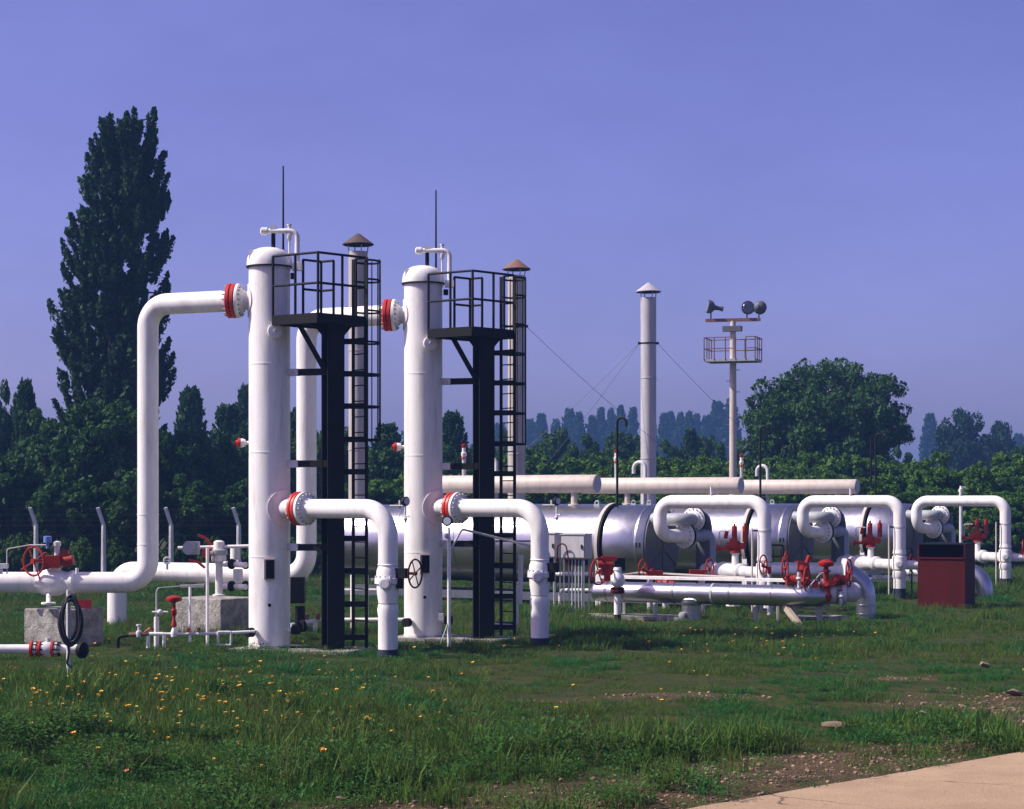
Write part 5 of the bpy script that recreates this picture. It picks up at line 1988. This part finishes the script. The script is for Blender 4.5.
# weedy undergrowth before the left trees
for i in range(26):
    x = -30 + i * 19 + rnd.uniform(-6, 6)
    Z = 64.0 + rnd.uniform(-.8, .8)
    s = Z / F
    p = at(x, 0, Z); p.z = 0
    ytop = 538 + rnd.uniform(-6, 16)
    sx = 27 * s * 1.2 / 3.4
    plant_tree('scrub_bush', hedgeP[i % 3], p, (sx, sx, (EYE + (HOR - ytop) * s) / 3.5), rnd.uniform(0, 6.28),
               'low green scrub bush along the foot of the wire fence', 'bush', 'scrub along the fence')

# ================================================================== grass
proto = bpy.data.collections.new('grass_tufts')        # instanced only, never in the picture by itself


def tuft(name, blades, h, spread, wid, mat, lean=.5, seed=0, head=False):
    r_ = random.Random(seed)
    v, f = [], []
    for k in range(blades):
        a = r_.uniform(0, 6.283); d = spread * math.sqrt(r_.random())
        bx, by = math.cos(a) * d, math.sin(a) * d
        la = r_.uniform(0, 6.283); ln = r_.uniform(.1, lean)
        hh = h * r_.uniform(.45, 1.15)
        wa = r_.uniform(0, 6.283); wx, wy = math.cos(wa) * wid * .5, math.sin(wa) * wid * .5
        i = len(v)
        for t, ww in ((0, 1.0), (.5, .85), (1.0, .08)):
            cx = bx + math.cos(la) * ln * hh * t * t; cy = by + math.sin(la) * ln * hh * t * t
            cz = hh * (t - .18 * ln * t * t)
            v += [(cx - wx * ww, cy - wy * ww, cz), (cx + wx * ww, cy + wy * ww, cz)]
        f += [(i, i + 1, i + 3, i + 2), (i + 2, i + 3, i + 5, i + 4)]
        if head and k % 2 == 0:
            i = len(v)
            tx_, ty_, tz_ = v[-1]
            v += [(tx_ - .008, ty_, tz_ - .03), (tx_ + .008, ty_, tz_ - .03), (tx_ + .006, ty_, tz_ + .04), (tx_ - .006, ty_, tz_ + .04)]
            f.append((i, i + 1, i + 2, i + 3))
    me = bpy.data.meshes.new(name)
    me.from_pydata(v, [], f)
    me.materials.append(M[mat])
    o = bpy.data.objects.new(name, me)
    proto.objects.link(o)


def weed(name, leaves, h, spread, size, mat, seed=0):
    r_ = random.Random(seed)
    v, f = [], []
    for k in range(leaves):
        a = r_.uniform(0, 6.283); d = spread * math.sqrt(r_.random())
        z = h * r_.uniform(.15, 1.0)
        c = Vector((math.cos(a) * d, math.sin(a) * d, z))
        dr = Vector((math.cos(a + r_.uniform(-1, 1)), math.sin(a + r_.uniform(-1, 1)), r_.uniform(-.1, .9))).normalized()
        sd = dr.cross(UP).normalized()
        s = size * r_.uniform(.6, 1.3)
        i = len(v)
        for q in (c, c + dr * s * .5 + sd * s * .24 + UP * s * .05, c + dr * s - UP * s * .12, c + dr * s * .5 - sd * s * .24 + UP * s * .05):
            v.append(tuple(q))
        f.append((i, i + 1, i + 2, i + 3))
    me = bpy.data.meshes.new(name)
    me.from_pydata(v, [], f)
    me.materials.append(M[mat])
    o = bpy.data.objects.new(name, me)
    proto.objects.link(o)


tuft('a_grass', 46, .11, .17, .008, 'grass_a', .7, 1)
tuft('b_grass', 46, .13, .16, .008, 'grass_a', .8, 2)
tuft('c_grass_tall', 30, .21, .13, .009, 'grass_a', .6, 3)
tuft('d_grass_dry', 22, .22, .15, .005, 'grass_dry', .8, 4)
weed('e_weed', 80, .11, .18, .045, 'weed', 5)
weed('f_weed_tall', 90, .24, .15, .048, 'weed', 6)

tuft('g_grass_fresh', 40, .15, .15, .010, 'grass_b', .7, 8)
tuft('h_moss', 44, .08, .18, .009, 'grass_c', 1.0, 9)

# scatter: distance bands, thinner with distance, none on bare earth or the path
bands = [(14.5, 24, 74), (24, 33, 60), (33, 45, 44), (45, 62, 24), (62, 90, 7)]
PX, PY, PI_, PS_ = [], [], [], []
for y0, y1, dens in bands:
    xm = .256 * y1 + 3.5
    n = int((y1 - y0) * 2 * xm * dens)
    x = rng.uniform(-xm, xm, n); y = rng.uniform(y0, y1, n)
    keep = np.abs(x) < .256 * y + 3.0
    bm_ = bare_mask(x, y)
    d = (x - P0.x) * pnrm.x + (y - P0.y) * pnrm.y
    keep &= (rng.random(n) > np.minimum(bm_ * 1.12 - .04, .90)) & (d < -.03)
    x, y = x[keep], y[keep]
    n = len(x)
    thin = fbm(x, y, .8, 61)
    k2 = (rng.random(n) < .25 + 1.6 * np.clip(thin - .22, 0, 1)) | (x < -2) | (y < 23)
    x, y = x[k2], y[k2]
    n = len(x)
    tall = fbm(x, y, .30, 21)
    wd = fbm(x, y, .45, 33)
    u = rng.random(n)
    u2 = rng.random(n)
    # short sward on the right, taller growth on the left and in the foreground
    mown = np.clip(1.1 - np.abs(y - 29) / 7.5, 0, 1) * np.clip((x + 1.8) / 2.5, 0, 1)
    mown *= np.clip((fbm(x, y, .5, 44) - .2) * 3, 0, 1)
    idx = np.where(u < .45, 0, 1)
    idx = np.where((tall > .52) & (u2 < .36), 2, idx)
    idx = np.where(u2 > .965, 3, idx)
    idx = np.where((wd > .42) & (u2 > .40) & (u2 < .82), 4, idx)
    idx = np.where((wd > .62) & (u2 > .62) & (u2 < .74), 5, idx)
    near_weeds = (y < 20.5) & (rng.random(n) < .30)
    idx = np.where(near_weeds, np.where(rng.random(n) < .3, 5, 4), idx)
    idx = np.where(mown > .35, np.where(u2 > .9, 4, 0), idx)
    patch = fbm(x, y, .62, 71)
    patch2 = fbm(x, y, 1.5, 83)
    idx = np.where((patch > .53) & (idx < 2) & (rng.random(n) < .75), 6, idx)
    olive = (patch < .45) & (rng.random(n) < np.clip((.46 - patch) * 7, 0, .5)) & ((mown > .12) | (y > 33) | (rng.random(n) < .35))
    idx = np.where(olive & (idx != 5), 7, idx)
    sc_ = (.45 + 1.1 * np.clip((patch2 - .28) * 2.3, 0, 1)) * rng.uniform(.7, 1.35, n) * (.75 + .6 * tall) * (1 - .45 * mown)
    sc_ *= np.where(idx >= 4, .9, 1.0)
    sc_ *= np.where(y > 52, 1.1, np.where(y > 28, .72, .95))
    eq = np.minimum(np.hypot(x + 3.6, y - 35.2), np.hypot(x + 1.0, y - 38.0))
    eq = np.minimum(eq, np.hypot((x - 4.2) * .5, y - 43))
    eq = np.minimum(eq, np.hypot((x + 6.0) * .6, y - 35.6))
    sc_ *= np.clip(.60 + .14 * eq, .60, 1.0)
    PX.append(x); PY.append(y); PI_.append(idx); PS_.append(sc_)
PX, PY, PI_, PS_ = map(np.concatenate, (PX, PY, PI_, PS_))
PZ = height(PX, PY) * np.clip((70 - np.abs(PY)) / 20, 0, 1) * np.clip((((PX - P0.x) * pnrm.x + (PY - P0.y) * pnrm.y) + .2) / -.6, 0, 1)


def gn_scatter(name, pts, idx, scl, coll, label):
    me = bpy.data.meshes.new(name)
    me.vertices.add(len(pts))
    me.vertices.foreach_set('co', np.asarray(pts, dtype=np.float32).ravel())
    for nm, ty_, val in (('idx', 'INT', idx.astype(np.int32)), ('scl', 'FLOAT', scl.astype(np.float32)),
                         ('rot', 'FLOAT', rng.uniform(0, 6.283, len(pts)).astype(np.float32))):
        a = me.attributes.new(nm, ty_, 'POINT')
        a.data.foreach_set('value', val)
    o = bpy.data.objects.new(name, me)
    C.objects.link(o)
    ng = bpy.data.node_groups.new(name + '_scatter', 'GeometryNodeTree')
    ng.interface.new_socket('Geometry', in_out='INPUT', socket_type='NodeSocketGeometry')
    ng.interface.new_socket('Geometry', in_out='OUTPUT', socket_type='NodeSocketGeometry')
    N = ng.nodes
    gi, go = N.new('NodeGroupInput'), N.new('NodeGroupOutput')
    ci = N.new('GeometryNodeCollectionInfo')
    ci.inputs['Collection'].default_value = coll
    ci.inputs['Separate Children'].default_value = True
    ci.inputs['Reset Children'].default_value = True
    ip = N.new('GeometryNodeInstanceOnPoints')
    ip.inputs['Pick Instance'].default_value = True

    def attr(nm, ty_):
        a = N.new('GeometryNodeInputNamedAttribute')
        a.data_type = ty_
        a.inputs['Name'].default_value = nm
        return a.outputs['Attribute']
    cx = N.new('ShaderNodeCombineXYZ')
    ng.links.new(attr('rot', 'FLOAT'), cx.inputs[2])
    ng.links.new(gi.outputs[0], ip.inputs['Points'])
    ng.links.new(ci.outputs[0], ip.inputs['Instance'])
    ng.links.new(attr('idx', 'INT'), ip.inputs['Instance Index'])
    ng.links.new(cx.outputs[0], ip.inputs['Rotation'])
    ng.links.new(attr('scl', 'FLOAT'), ip.inputs['Scale'])
    ng.links.new(ip.outputs[0], go.inputs[0])
    md = o.modifiers.new('scatter', 'NODES')
    md.node_group = ng
    return tag(o, label, None, None, 'stuff')


gn_scatter('grass', np.stack([PX, PY, PZ - .01], 1), PI_, PS_, proto, 'rough green grass and weeds covering the site')

# ------------------------------------------------------------------ pebbles and rocks on the bare strip
peb = bpy.data.collections.new('pebble_shapes')


def stone_mesh(name, seed, sub=2):
    import bmesh
    bm = bmesh.new()
    bmesh.ops.create_icosphere(bm, subdivisions=sub, radius=.5)
    r_ = random.Random(seed)
    ax_ = [(Vector((r_.uniform(-1, 1), r_.uniform(-1, 1), r_.uniform(-1, 1))).normalized(), r_.uniform(.22, .42)) for _ in range(9)]
    for v in bm.verts:
        for a, d in ax_:
            k = v.co.dot(a)
            if k > d:
                v.co -= a * (k - d) * .9
        v.co.z *= .68
        v.co += Vector((r_.uniform(-1, 1), r_.uniform(-1, 1), r_.uniform(-1, 1))) * .015
    me = bpy.data.meshes.new(name)
    bm.to_mesh(me); bm.free()
    me.materials.append(M['stone'])
    return me


for k in range(4):
    o = bpy.data.objects.new('pebble_%d' % k, stone_mesh('pebble', 60 + k, 1))
    peb.objects.link(o)
n = 110000
x = rng.uniform(-4, 12, n); y = rng.uniform(14.5, 34, n)
bm_ = bare_mask(x, y)
d = (x - P0.x) * pnrm.x + (y - P0.y) * pnrm.y
keep = ((bm_ > .35) & (d < -.02) & (rng.random(n) < bm_)) | ((d > -.02) & (d < .5) & (rng.random(n) < .05 * np.exp(-d * 9)))
x, y = x[keep], y[keep]
s = .007 + .070 * rng.random(len(x)) ** 16 + .016 * rng.random(len(x)) ** 2
d = (x - P0.x) * pnrm.x + (y - P0.y) * pnrm.y
z = np.where(d > .03, .062, height(x, y) * np.clip((d + .2) / -.6, 0, 1))
gn_scatter('gravel', np.stack([x, y, z + s * .12], 1), rng.integers(0, 4, len(x)), s, peb, 'brown gravel on the bare strip beside the path')
rk = [(838, 731, .34, .5, 'long pale rock lying in the grass right of centre, largest of the rocks'), (922, 716, .16, 1.2, 'pale stone in the grass near the right edge, left of a twin'), (932, 722, .13, 2.2, 'pale stone in the grass near the right edge, right of a twin'),
      (1014, 696, .30, .2, 'whitish rock at the right edge of the lawn'), (985, 668, .30, .9, 'grey stone half sunk in the far lawn at right'), (342, 803, .14, .9, 'pale stone at the bottom edge of the lawn'), (594, 783, .12, .9, 'brown stone on the bare soil left of the path')]
for i, (px, py, s_, r_, lb) in enumerate(rk):
    Zr = EYE * F / (py - HOR)
    p = at(px, py, Zr)
    o = bpy.data.objects.new('rock', stone_mesh('rock', 200 + i, 3))
    C.objects.link(o)
    o.location = (p.x, p.y, .03 + s_ * .08)
    s_ *= .78
    o.scale = (s_ * (1.9 if i == 0 else 1.2), s_, s_ * .62)
    o.rotation_euler = (.1, .15, r_)
    tag(o, lb, 'rock')

# ------------------------------------------------------------------ flowers
def flower_mesh(name, petal, centre, R_, h, n=9):
    mb = MB()
    mb.cur = 0
    mb.tube([Vector((0, 0, 0)), Vector((.01, .005, h * .5)), Vector((0, 0, h))], .003, 0, 4)
    mb.cur = 1
    for k in range(n):
        a = 2 * math.pi * k / n
        d = Vector((math.cos(a), math.sin(a), 0)); s = Vector((-d.y, d.x, 0))
        i = len(mb.v)
        mb.v += [Vector((0, 0, h)), Vector((0, 0, h)) + d * R_ * .62 + s * R_ * .34 + UP * R_ * .62, Vector((0, 0, h)) + d * R_ * .95 + UP * R_ * .80, Vector((0, 0, h)) + d * R_ * .62 - s * R_ * .34 + UP * R_ * .62]
        mb.face(i, i + 1, i + 2, i + 3)
    mb.cur = 2
    mb.ball(Vector((0, 0, h + R_ * .38)), R_ * .48, 8, 5, (0, 0, 1), .9)
    o = mb.build(name, ['weed', petal, centre], None)
    me = o.data
    bpy.data.objects.remove(o)
    return me


fm = [flower_mesh('flower', 'petal_yellow', 'petal_centre', .040, .26), flower_mesh('flower', 'petal_gold', 'petal_yellow', .034, .24), flower_mesh('flower', 'petal_yellow', 'petal_yellow', .030, .22)]
cnt = 0
fl_rng = random.Random(5)
while cnt < 298:
    q = fl_rng.random()
    if q < .62:
        px, py = fl_rng.gauss(230, 120), fl_rng.gauss(690, 22)
    elif q < .80:
        px, py = fl_rng.gauss(70, 70), fl_rng.gauss(690, 26)
    elif q < .93:
        px, py = fl_rng.gauss(720, 90), fl_rng.gauss(636, 12)
    else:
        px, py = fl_rng.uniform(0, 1024), fl_rng.uniform(650, 740)
    if not (-40 < px < 1060 and 616 < py < 790):
        continue
    hgt = fl_rng.uniform(.85, 1.25)
    Zr = (EYE - .24 * hgt) * F / (py - HOR)
    p = at(px, py, Zr)
    if float(bare_mask(np.array([p.x]), np.array([p.y]))[0]) > .4:
        continue
    o = bpy.data.objects.new('yellow_flower', fm[fl_rng.randrange(3)])
    C.objects.link(o)
    o.location = (p.x, p.y, 0)
    o.scale = (hgt * fl_rng.uniform(.5, .88),) * 2 + (hgt,)
    o.rotation_euler = (fl_rng.uniform(-.35, .15), fl_rng.uniform(-.3, .3), fl_rng.uniform(0, 6.28))
    tag(o, 'small orange-yellow wildflower growing in the grass', 'flower', 'yellow wildflowers in the lawn')
    cnt += 1
pm = flower_mesh('poppy', 'petal_red', 'petal_centre', .032, .25, 5)
for px, py, lb in ((129, 771, 'red poppy in the near grass at lower left'), (327, 746, 'red poppy in the grass below the left vessel'), (21, 669, 'dark red poppy under the slim white pipe at left')):
    Zr = (EYE - .24) * F / (py - HOR)
    p = at(px, py, Zr)
    o = bpy.data.objects.new('poppy', pm)
    C.objects.link(o)
    o.location = (p.x, p.y, 0)
    o.rotation_euler = (-.3, .1, px)
    tag(o, lb, 'flower')

# ================================================================== haze
mb = MB().box(Vector((0, 700, 11.5)), (2900, 1700, 28))
m = bpy.data.materials.new('haze_air')
m.use_nodes = True
nt = m.node_tree
for nd in list(nt.nodes):
    if nd.type != 'OUTPUT_MATERIAL':
        nt.nodes.remove(nd)
pv = nt.nodes.new('ShaderNodeVolumePrincipled')
pv.inputs['Color'].default_value = (0.24, 0.50, 1.0, 1)
pv.inputs['Density'].default_value = 0.0007
pv.inputs['Anisotropy'].default_value = 0.2
nt.links.new(pv.outputs[0], nt.nodes['Material Output'].inputs['Volume'])
M['haze'] = m
tag(mb.build('haze', 'haze', None, False), 'thin blue summer haze over the site', None, None, 'stuff')
